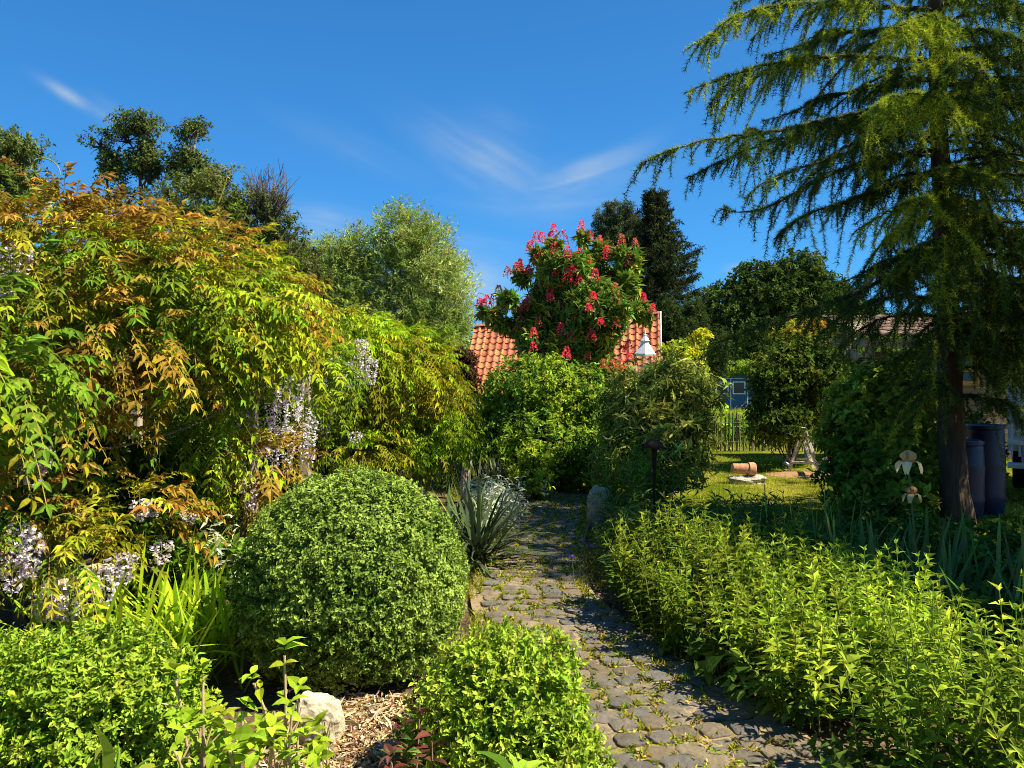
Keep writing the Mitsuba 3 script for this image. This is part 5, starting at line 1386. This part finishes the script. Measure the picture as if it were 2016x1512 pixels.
# --- daylilies, forget-me-nots, hydrangea, dark weigela
dk = thing('daylily', 'bright lime green daylily leaves left of the clipped ball', 'plant')
n = 220
P = np.c_[rng.normal(-1.98, .27, n), rng.normal(4.30, .22, n), np.zeros(n)]
A = np.stack([rng.normal(0, .5, n), rng.normal(-.1, .42, n), np.ones(n)], 1)
pc = blades(P, A, rng.uniform(.55, .95, n), rng.uniform(.020, .032, n), rng.uniform(.05, .6, n), jitter_col([.27, .38, .025], n, .22, .08), 7)
emit(dk, 'leaf', pc, 'm_leaf', 220)
fk = thing('forget_me_not', 'patch of tiny pale blue flowers and fine leaves at the left edge', 'flowers', kind='stuff')
n = 900
P = np.c_[rng.uniform(-3.4, -1.9, n), rng.uniform(3.4, 4.2, n), np.zeros(n)]
H = rng.uniform(.10, .30, n)
Dl = unit(np.stack([rng.normal(0, .25, n), rng.normal(0, .25, n), np.ones(n)], 1))
pc = sprig(P, Dl, 14, .038, .012, H, jitter_col([.08, .14, .035], n, .25), L2, per=1, opening=.7, t0=.1)
tips = P + Dl * H[:, None]
Pf = np.repeat(tips, 7, 0) + rng.normal(0, .028, (n * 7, 3))
cf = jitter_col(np.where(rng.random((n * 7, 1)) < .8, [[.34, .48, .75]], [[.6, .68, .8]]), n * 7, .15, .05)
Vf, uf = leaves(L2, Pf, unit(rng.normal(size=Pf.shape) * [1, 1, .4]), np.broadcast_to([0, -.3, 1.], Pf.shape) + rng.normal(0, .4, Pf.shape), .010, .010, cf)
part(fk, 'foliage', *cat(pc), 'm_leaf', kind='stuff')
part(fk, 'flower', *cat((Vf, L2[1], uf)), 'm_petal', kind='stuff')

hk = thing('hydrangea', 'young hydrangea with pale bare canes and broad fresh leaves at the bottom', 'shrub')
canes = [  # foot (u at v 1560), tip (u, v), depth
    (560, 560, 1290, 2.85), (548, 500, 1345, 2.8), (470, 480, 1400, 2.75), (405, 400, 1330, 2.7), (420, 355, 1420, 2.65), (380, 345, 1335, 2.75), (520, 540, 1400, 2.7), (600, 590, 1365, 2.9), (470, 440, 1420, 2.6), (640, 610, 1440, 2.7), (560, 575, 1400, 2.75), (500, 520, 1390, 2.9), (430, 400, 1400, 2.8), (650, 640, 1420, 2.8), (350, 335, 1470, 2.5), (600, 560, 1455, 2.55)]
for q, (u0, u1, v1_, Y) in enumerate(canes):
    a, b = at(u0, 1585, Y), at(u1, v1_, Y)
    a[2] = max(a[2], -.03)
    mid = (a + b) / 2 + [rng.normal(0, .02), rng.normal(0, .02), 0]
    cv = curve([a, mid, b], 10)
    V_, F_ = tube(cv, np.linspace(.0075, .0045, 10), 7)
    part(hk, 'cane', V_, F_, uvp(np.broadcast_to(np.array([.46, .35, .21]) * rng.uniform(.8, 1.15), V_.shape)), 'm_wood', smooth=True)
    for _ in range(2):
        t = rng.integers(3, 8)
        e = cv[t] + [rng.normal(0, .035), rng.normal(0, .03), rng.uniform(.03, .09)]
        V_, F_ = tube([cv[t], e], [.004, .0025], 5)
        part(hk, 'cane', V_, F_, uvp(np.broadcast_to([.5, .38, .24], V_.shape)), 'm_wood', smooth=True)
    # leaf pairs
    nd = [9, 8, 6, 5] if q in (0, 1, 3, 5) else list(rng.choice(np.arange(3, 10), 3, replace=False))
    for j in nd:
        top = j == 9
        pc = sprig(cv[j][None], unit(np.array([[rng.normal(0, .2), rng.normal(-.1, .2), 1.]])), 4 if top else 2, .052 * rng.uniform(.7, 1.25), .033, .04, jitter_col([.22, .32, .025], 1, .15, .06), L8, per=2, opening=.8, jit=.15)
        k8 = len(L8[0])
        for l in range(pc[0].shape[1] // k8):
            part(hk, 'leaf', pc[0][0, l * k8:(l + 1) * k8], L8[1], pc[2][0, l * k8:(l + 1) * k8], 'm_leaf')
n = 34
P = np.array([at(u, v, Y) for u, v, Y in zip(rng.uniform(330, 660, n), rng.uniform(1430, 1560, n), rng.uniform(2.45, 2.8, n))])
P[:, 2] = np.maximum(P[:, 2], .03)
pc = sprig(P, unit(rdir(n) * .4 + [0, 0, 1]), 4, .056, .038, .04, jitter_col([.20, .30, .022], n, .2, .06), L8, per=2, opening=.8, jit=.2)
emit(hk, 'leaf_pair', pc, 'm_leaf', 34)
hk2 = thing('hosta', 'broad fresh green leaves cut by the bottom edge below the box bush', 'plant')
for (u, v, Y, n) in ((190, 1500, 2.35, 7), (1010, 1500, 2.55, 7), (260, 1500, 2.4, 4), (930, 1510, 2.6, 4)):
    b = at(u, v + 70, Y)
    pc = sprig(np.tile(b, (n, 1)), unit(rdir(n) * .5 + [0, 0, .9]), 1, .12, .062, .05, jitter_col([.22, .33, .04], n, .15), L8, per=1, opening=.5, jit=.3)
    emit(hk2, 'leaf', pc, 'm_leaf', n)
wk = thing('dark_weigela', 'small shrub with dark purple leaves between the boulder and the box bush', 'shrub')
for (u, v, Y, n) in ((826, 1385, 2.85, 12), (790, 1440, 2.8, 10), (800, 1490, 2.75, 12), (850, 1460, 2.8, 8), (770, 1500, 2.7, 8)):
    a, b = at(800 + (u - 800) * .3, 1585, Y), at(u, v, Y)
    a[2] = -.03
    cv = curve([a, (a + b) / 2 + rng.normal(0, .012, 3), b], 8)
    V_, F_ = tube(cv, np.linspace(.007, .003, 8), 6)
    part(wk, 'cane', V_, F_, uvp(np.broadcast_to([.26, .17, .11], V_.shape)), 'm_wood', smooth=True)
    c = jitter_col(np.where(rng.random((n, 1)) < .35, [[.08, .13, .03]], [[.085, .030, .028]]), n, .2)
    pc = sprig(cv[rng.integers(3, 8, n)], unit(rdir(n) * .3 + [0, 0, 1]), 2, .055, .024, .03, c, L8, per=2, opening=.75, jit=.2)
    emit(wk, 'leaf_pair', pc, 'm_leaf', n)

# --- right hand border: loosestrife, cornflower, iris, grasses
def loosestrife(label, P, H, lean, cols):
    k = thing('loosestrife', label, 'plant', 'loosestrife in the right border')
    n = len(P)
    Dl = unit(np.stack([rng.normal(lean[0], .12, n), rng.normal(lean[1], .12, n), np.ones(n)], 1))
    bend = np.stack([rng.normal(0, .06, n), rng.normal(0, .06, n), np.zeros(n)], 1)
    cols = np.asarray(cols)
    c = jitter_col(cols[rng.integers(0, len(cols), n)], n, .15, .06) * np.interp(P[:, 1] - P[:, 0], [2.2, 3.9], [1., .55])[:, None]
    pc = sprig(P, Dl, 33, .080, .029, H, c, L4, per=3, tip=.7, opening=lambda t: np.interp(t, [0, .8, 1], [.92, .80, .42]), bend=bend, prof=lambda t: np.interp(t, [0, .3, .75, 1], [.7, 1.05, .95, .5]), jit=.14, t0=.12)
    # the stem joins the piece
    st = [tube(np.array([p, p + d * h * .5 + b * .25, p + d * h + b]), [.0035, .003, .002], 4) for p, d, h, b in zip(P, Dl, H, bend)]
    sv = np.array([s[0] for s in st])
    pc = (np.concatenate([pc[0], sv], 1), np.vstack([pc[1], st[0][1] + pc[0].shape[1]]), np.concatenate([pc[2], uvp(np.broadcast_to(np.array([.22, .28, .07]), sv.shape))], 1))
    emit(k, 'stalk', pc, 'm_leaf', 290, 1 / np.linalg.norm(P, axis=1) + .6 * H / np.linalg.norm(P, axis=1), rest='more_stalks')
    return k, P + Dl * H[:, None] + bend


def in_region(n, poly):
    import shapely
    poly = np.array(poly)
    Q = rng.uniform(poly.min(0), poly.max(0), (n * 6, 2))
    Q = Q[shapely.contains_xy(shapely.Polygon(poly), Q[:, 0], Q[:, 1])][:n]
    return np.c_[Q, np.full(len(Q), -.02)]


LC = [(.17, .24, .025), (.24, .31, .035), (.13, .20, .025)]
P = in_region(480, [(1.05, 3.6), (.85, 4.7), (.75, 5.6), (1.7, 5.9), (2.35, 5.5), (2.45, 4.4), (2.2, 3.7), (1.7, 3.5)])
P = P[path_dist(P) > .04]
H = rng.uniform(.50, .70, len(P)) * np.interp(path_dist(P), [.05, .5], [.85, 1.0]) * (.7 + .6 * meshkit.fbm(P * 1.6, 2, seed=4))
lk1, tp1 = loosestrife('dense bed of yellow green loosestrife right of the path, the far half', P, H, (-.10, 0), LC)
P = in_region(320, [(1.22, 1.5), (1.2, 2.5), (1.25, 3.1), (2.1, 3.35), (2.9, 3.3), (2.9, 1.4)])
P = P[path_dist(P) > .03]
H = rng.uniform(.52, .74, len(P)) * np.interp(path_dist(P), [.03, .5], [.9, 1.0]) * (.75 + .6 * meshkit.fbm(P * 1.9, 2, seed=6))
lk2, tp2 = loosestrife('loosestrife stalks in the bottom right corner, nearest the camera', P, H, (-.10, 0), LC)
for key, tp in ((lk1, tp1), (lk2, tp2)):
    for p in tp[rng.choice(len(tp), 13, replace=False)]:
        c = p + [rng.normal(0, .02), rng.normal(0, .02), rng.uniform(.0, .05)]
        a = np.arange(5) * 2 * math.pi / 5
        ax = np.c_[np.cos(a), np.sin(a), np.full(5, .5)]
        Vf, uf = leaves(L2, np.tile(c, (5, 1)), unit(ax), np.tile([0, 0, 1.], (5, 1)), .012, .011, np.tile([.75, .52, .02], (5, 1)))
        part(key, 'flower', *cat((Vf, L2[1], uf)), 'm_petal')
gc = shrub('ground_cover', 'low dark leafy plants shaded by the loosestrife along the path edge', 'plant', [((1.45, 4.3, .0), np.array([.55, .9, .22])), ((1.2, 5.6, .0), np.array([.45, .8, .25])), ((1.55, 2.6, .0), np.array([.45, 1.0, .22])), ((2.6, 4.5, .0), np.array([.9, 1.0, .3])), ((2.6, 2.6, .0), np.array([.9, 1.0, .3])), ((2.6, 6.3, .0), np.array([.8, .8, .34])), ((3.7, 6.7, .0), np.array([.9, .9, .36])), ((5.0, 6.9, .0), np.array([1.0, 1.0, .34])), ((4.2, 5.4, .0), np.array([1.0, .9, .32])), ((3.9, 8.2, .0), np.array([.7, .5, .3]))], 3000, 6, .07, .05, .08, [(.05, .09, .02), (.08, .14, .025)], L4, 0, lo=.3, stems=0)
labels[gc]['kind'] = 'stuff'
ck = thing('cornflower', 'mountain cornflower patch with violet blue flowers right of the far path', 'flowers')
n = 320
P = in_region(n, [(.80, 5.7), (.72, 7.2), (1.0, 8.4), (2.2, 8.2), (2.6, 6.8), (2.4, 5.6), (1.3, 5.5)])
P = P[path_dist(P) > .1]; n = len(P)
H = rng.uniform(.25, .48, n) * np.interp(path_dist(P), [.1, .5], [.7, 1])
Dl = unit(np.stack([rng.normal(-.05, .22, n), rng.normal(0, .22, n), np.ones(n)], 1))
pc = sprig(P, Dl, 18, .11, .022, H, jitter_col([.11, .17, .05], n, .25), L4, per=2, opening=.7, jit=.2, t0=.05)
emit(ck, 'stalk', pc, 'm_leaf', 260)
tips = P + Dl * H[:, None]
want = [(1240, 1052), (1245, 1063), (1288, 1042), (1300, 1065), (1340, 1037), (1370, 1030), (1357, 1055), (1415, 1063), (1437, 1075), (1418, 1082), (1285, 1095), (1265, 1100), (1160, 1078), (1168, 1078), (1185, 1025), (1200, 1020), (1250, 1090), (1126, 1098), (1147, 1066), (1365, 1062)]
for q, (u, v) in enumerate(want):
    Y = np.interp(v, [1020, 1100], [7.6, 6.0]) + rng.normal(0, .1)
    c = at(u, v, Y)
    m_ = 26
    a = rng.uniform(0, 6.28, m_)
    ax = unit(np.c_[np.cos(a), np.sin(a), rng.uniform(.1, .9, m_)])
    Vf, uf = leaves(L2, np.tile(c, (m_, 1)) + ax * .006, ax, unit(rng.normal(size=(m_, 3))), rng.uniform(.018, .034, m_), .008, jitter_col([.10, .055, .33], m_, .3, .1))
    Vs, Fs = tube([c, c + [rng.normal(0, .04), rng.normal(0, .04), -.35]], [.0025, .003], 4)
    V_, F_, U_ = cat((Vf, L2[1], uf))
    part(ck, 'flower', np.vstack([V_, Vs]), np.vstack([F_, Fs + len(V_)]), np.vstack([U_, uvp(np.broadcast_to([.10, .14, .05], Vs.shape))]), 'm_petal')

ik = thing('bearded_iris', 'bearded iris with peach and white flowers beside the larch trunk', 'plant')
n = 80
P = np.c_[rng.normal(3.05, .40, n), rng.normal(5.2, .4, n), np.full(n, -.02)]
A = np.stack([rng.normal(0, .26, n), rng.normal(0, .2, n), np.ones(n)], 1)
emit(ik, 'leaf', blades(P, A, rng.uniform(.55, .85, n), rng.uniform(.03, .045, n), rng.uniform(0, .15, n), jitter_col([.10, .16, .06], n, .25), 6), 'm_leaf', 80)
fl = at(1788, 912, 5.1)
V_, F_ = tube(curve([(fl[0] + .08, 5.15, .0), (fl[0] + .05, 5.12, .6), fl - [0, 0, .04]], 10), .0065, 7)
part(ik, 'flower_stem', V_, F_, uvp(np.broadcast_to([.12, .17, .06], V_.shape)), 'm_solid', smooth=True)


def iris_flower(c, s, std, fall, beard):
    """Three standards that arch up and together, three falls that hang, each a curved sheet."""
    k = pkey(ik, 'flower')
    ov = lathe([(0, -.035 * s), (.008 * s, -.03 * s), (.009 * s, 0), (0, .004)], 8); ov.apply_translation(c)
    mesh_part(None, k, ov, (.16, .2, .06), 'm_solid', smooth=True)
    t, w = np.meshgrid(np.linspace(0, 1, 9), np.linspace(-1, 1, 7), indexing='ij')
    Fq = np.array([(i * 7 + j, i * 7 + j + 1, (i + 1) * 7 + j + 1, (i + 1) * 7 + j) for i in range(8) for j in range(6)])
    Fq = np.vstack([Fq[:, [0, 1, 2]], Fq[:, [0, 2, 3]]])
    for q in range(6):
        up_ = q < 3
        a = q * 2.094 + (1.0 if up_ else 2.05) + rng.normal(0, .1)
        r = np.array([math.cos(a), math.sin(a), 0]); sd = np.array([-r[1], r[0], 0])
        wid = (np.sin(np.pi * np.clip(t * .86 + .1, 0, 1)) ** .7) * (.030 if up_ else .027) * s
        if up_:
            rad, h = .034 * np.sin(t * 2.9) , .075 * t
        else:
            rad, h = .072 * np.sin(t * 1.65), .022 * np.sin(t * 2.6) - .062 * t ** 2.6
        ruf = .006 * np.sin(w * 5 + t * 9 + q) * t * np.abs(w)
        V_ = np.asarray(c) + (rad * s + ruf)[..., None] * r + (w * wid)[..., None] * sd + (h * s - (0 if up_ else .012) * s * w * w * t)[..., None] * np.array([0, 0, 1.])
        V_ = V_.reshape(-1, 3)
        col = np.where((t.reshape(-1, 1) < .35) & (not up_), [beard], [std if up_ else fall])
        part(k, 'standard' if up_ else 'fall', V_, Fq, uvp(col), 'm_petal', smooth=True)


iris_flower(fl, 1.15, (.50, .33, .19), (.72, .62, .50), (.75, .32, .03))
iris_flower(at(1795, 975, 5.1), .8, (.34, .2, .11), (.45, .36, .27), (.5, .25, .05))
sk = thing('strap_leaf_plant', 'dark arching strap leaves at the right edge above the loosestrife', 'plant')
n = 150
P = np.c_[rng.normal(2.95, .3, n), rng.normal(4.1, .4, n), np.full(n, -.02)]
A = np.stack([rng.normal(-.1, .5, n), rng.normal(-.1, .4, n), np.ones(n)], 1)
emit(sk, 'leaf', blades(P, A, rng.uniform(.6, 1.0, n), rng.uniform(.014, .024, n), rng.uniform(.2, .75, n), jitter_col([.09, .145, .035], n, .3), 7), 'm_leaf', 150)
ok_ = thing('ornamental_grass', 'clump of tall grasses and reed like stems at the edge of the lawn', 'plant')
n = 170
P = np.c_[rng.normal(2.55, .22, n), rng.normal(6.6, .3, n), np.full(n, -.02)]
A = np.stack([rng.normal(.05, .26, n), rng.normal(0, .22, n), np.ones(n)], 1)
emit(ok_, 'blade', blades(P, A, rng.uniform(.4, 1.0, n), rng.uniform(.007, .013, n), rng.uniform(.05, .7, n), jitter_col([.15, .20, .05], n, .35), 6), 'm_leaf', 110)
lf = thing('narrow_leaf_plant', 'leafy stems with narrow leaves between the cornflowers and the grasses', 'plant')
n = 150
P = np.c_[rng.normal(2.15, .28, n), rng.normal(6.9, .4, n), np.full(n, -.02)]
pc = sprig(P, unit(np.stack([rng.normal(0, .25, n), rng.normal(0, .2, n), np.ones(n)], 1)), 22, .085, .014, rng.uniform(.3, .6, n), jitter_col([.09, .14, .035], n, .25), L2, per=1, opening=.65, t0=.1)
emit(lf, 'stalk', pc, 'm_leaf', 150)

# --- shaded shrubs under the larch
shrub('hazel_bush', 'leafy bush with sun flecked leaves in the shade left of the larch trunk', 'bush', [E(1740, 790, 9.4, .52, .42), E(1700, 870, 9.3, .45, .5), E(1780, 870, 9.2, .50, .5), E(1740, 950, 9.0, .62, .45), E(1670, 800, 9.6, .25, .3), E(1800, 780, 9.3, .3, .3)], 2500, 6, .088, .062, .12, [(.07, .125, .02), (.11, .18, .025), (.2, .26, .04)], L4, 200, lo=.5, lump=.25, opening=.85, up=.1, stems=12)
shrub('maple_bush', 'dark leafy bush with red tinged tips in front of the timber shelter', 'bush', [E(1540, 760, 14.6, .62, .65), E(1590, 720, 14.6, .55, .5), E(1530, 830, 14.4, .55, .45), E(1600, 790, 15.2, .6, .5), E(1515, 790, 14.8, .22, .4)], 3000, 7, .085, .045, .14, [(.045, .07, .015), (.07, .11, .02), (.11, .14, .025)], L2, 0, lo=.5, lump=.28, stems=9)
shrub('maple_bush', 'yellow and red tipped foliage on top of the dark bush by the timber beam', 'bush', [E(1565, 672, 15.0, .36, .30), E(1600, 655, 15.0, .24, .22), E(1545, 700, 15.0, .22, .25)], 520, 7, .085, .045, .14, [(.30, .10, .03), (.28, .24, .03), (.25, .27, .03)], L2, 0, lo=.4, stems=6, base=at(1560, 800, 14.9) * [1, 1, 0])
shrub('laurel_bush', 'dark evergreen bush between the tall perennial border and the trailer', 'bush', [((7.4, 10.0, .25), np.array([.3, .3, .35])), ((6.4, 11.6, .5), np.array([.9, .6, .75]))], 900, 7, .08, .045, .1, [(.05, .09, .02), (.10, .16, .03)], stems=5)
shrub('hop_vine', 'bright green vine draped along the top of the blue shed', 'climber', [((13.0, SY + .0, 2.45), np.array([.9, .5, .28])), ((14.2, SY - .1, 2.62), np.array([.9, .5, .25])), ((12.4, SY + .2, 2.2), np.array([.5, .5, .4])), ((15.2, SY, 2.35), np.array([.6, .5, .3]))], 520, 8, .2, .15, .25, [(.14, .22, .03), (.22, .30, .04)], lo=.3, stems=3)
shrub('laburnum_bush', 'yellow green bush between the barn end and the dark hedge', 'bush', [E(1380, 672, 22, .26, .22), E(1335, 705, 21, .40, .35), E(1362, 720, 21, .3, .35)], 420, 8, .11, .06, .2, [(.12, .18, .025), (.22, .28, .03), (.42, .40, .03)], lo=.3, stems=5)
shrub('vegetable_plant', 'bright green garden plants just behind the picket fence', 'plant', [((5.2, 20.2, .35), np.array([.5, .4, .45])), ((6.2, 20.4, .3), np.array([.5, .4, .4])), ((4.4, 20.3, .25), np.array([.5, .4, .3])), ((7.3, 20.4, .3), np.array([.7, .4, .45])), ((8.6, 20.6, .3), np.array([.7, .4, .5])), ((5.7, 22.5, .5), np.array([.5, .4, .6]))], 900, 7, .14, .09, .16, [(.12, .21, .03), (.22, .30, .04)], lo=.3, stems=4)
for lab, bl, n_ in (('far dark hedge and trees closing the view on the left', [((-24, 42, 2.0), np.array([10, 2, 3.0])), ((-9, 42, 2.0), np.array([9, 2, 2.8]))], 1800), ('far dark hedge and trees closing the view on the right', [((6, 56, 2.2), np.array([9, 2, 2.8])), ((20, 56, 2.2), np.array([10, 2, 3.2])), ((40, 56, 2.4), np.array([14, 2, 3.4])), ((12.5, 52.5, 2.0), np.array([4, 1.5, 2.2]))], 2600)):
    shrub('far_hedge', lab, 'hedge', bl, n_, 8, .55, .32, .9, G_DARK, lo=.5, stems=0, tone_f=.4, freq=.5, lump=.25)
shrub('dark_conifer', 'dark conifer skirt filling the gap right of the barn', 'tree', [E(1335, 690, 30, .7, 1.2), E(1362, 640, 31, .5, 1.0), E(1310, 640, 30, .5, 1.0), E(1400, 700, 30, .6, 1.0)], 2200, 9, .16, .04, .25, [(.03, .05, .018), (.05, .075, .025)], lo=.4, stems=3)

for lab, bl in (('leafy tree standing just right of the picture beside the border', [((6.7, 4.6, 4.6), np.array([1.6, 1.5, 1.5])), ((7.4, 5.8, 4.0), np.array([1.3, 1.3, 1.3])), ((6.5, 6.0, 5.8), np.array([1.5, 1.3, 1.4]))]), ('leafy tree standing right of the picture beside the trailer', [((9.1, 9.0, 4.6), np.array([2.0, 1.7, 1.7])), ((8.6, 9.6, 3.9), np.array([1.3, 1.2, 1.0])), ((10.5, 11.5, 4.6), np.array([2.0, 1.7, 1.7]))])):
    shrub('roadside_tree', lab, 'tree', bl, 2400, 8, .13, .085, .2, G_OAK, lo=.3, stems=6, stem_col=BARK)
for lab, c in (('garden tree behind the photographer, left of the path', (-4.5, -5.0)), ('garden tree behind the photographer, straight behind the path', (1.0, -7.0)), ('garden tree behind the photographer, right of the path', (6.0, -6.0))):
    shrub('garden_tree', lab, 'tree', [((c[0], c[1], 4.0), np.array([2.6, 2.2, 2.8])), ((c[0] + 1, c[1] - 1, 6.0), np.array([2.0, 2.0, 1.8]))], 1500, 8, .24, .16, .4, G_OAK, lo=.4, stems=6, holes=.2)
# nothing of the scene may be left without a label
for k in list(scene):
    if scene[k].get('type') == 'ply' and '__' not in k and k not in labels:
        raise ValueError('no label for ' + k)
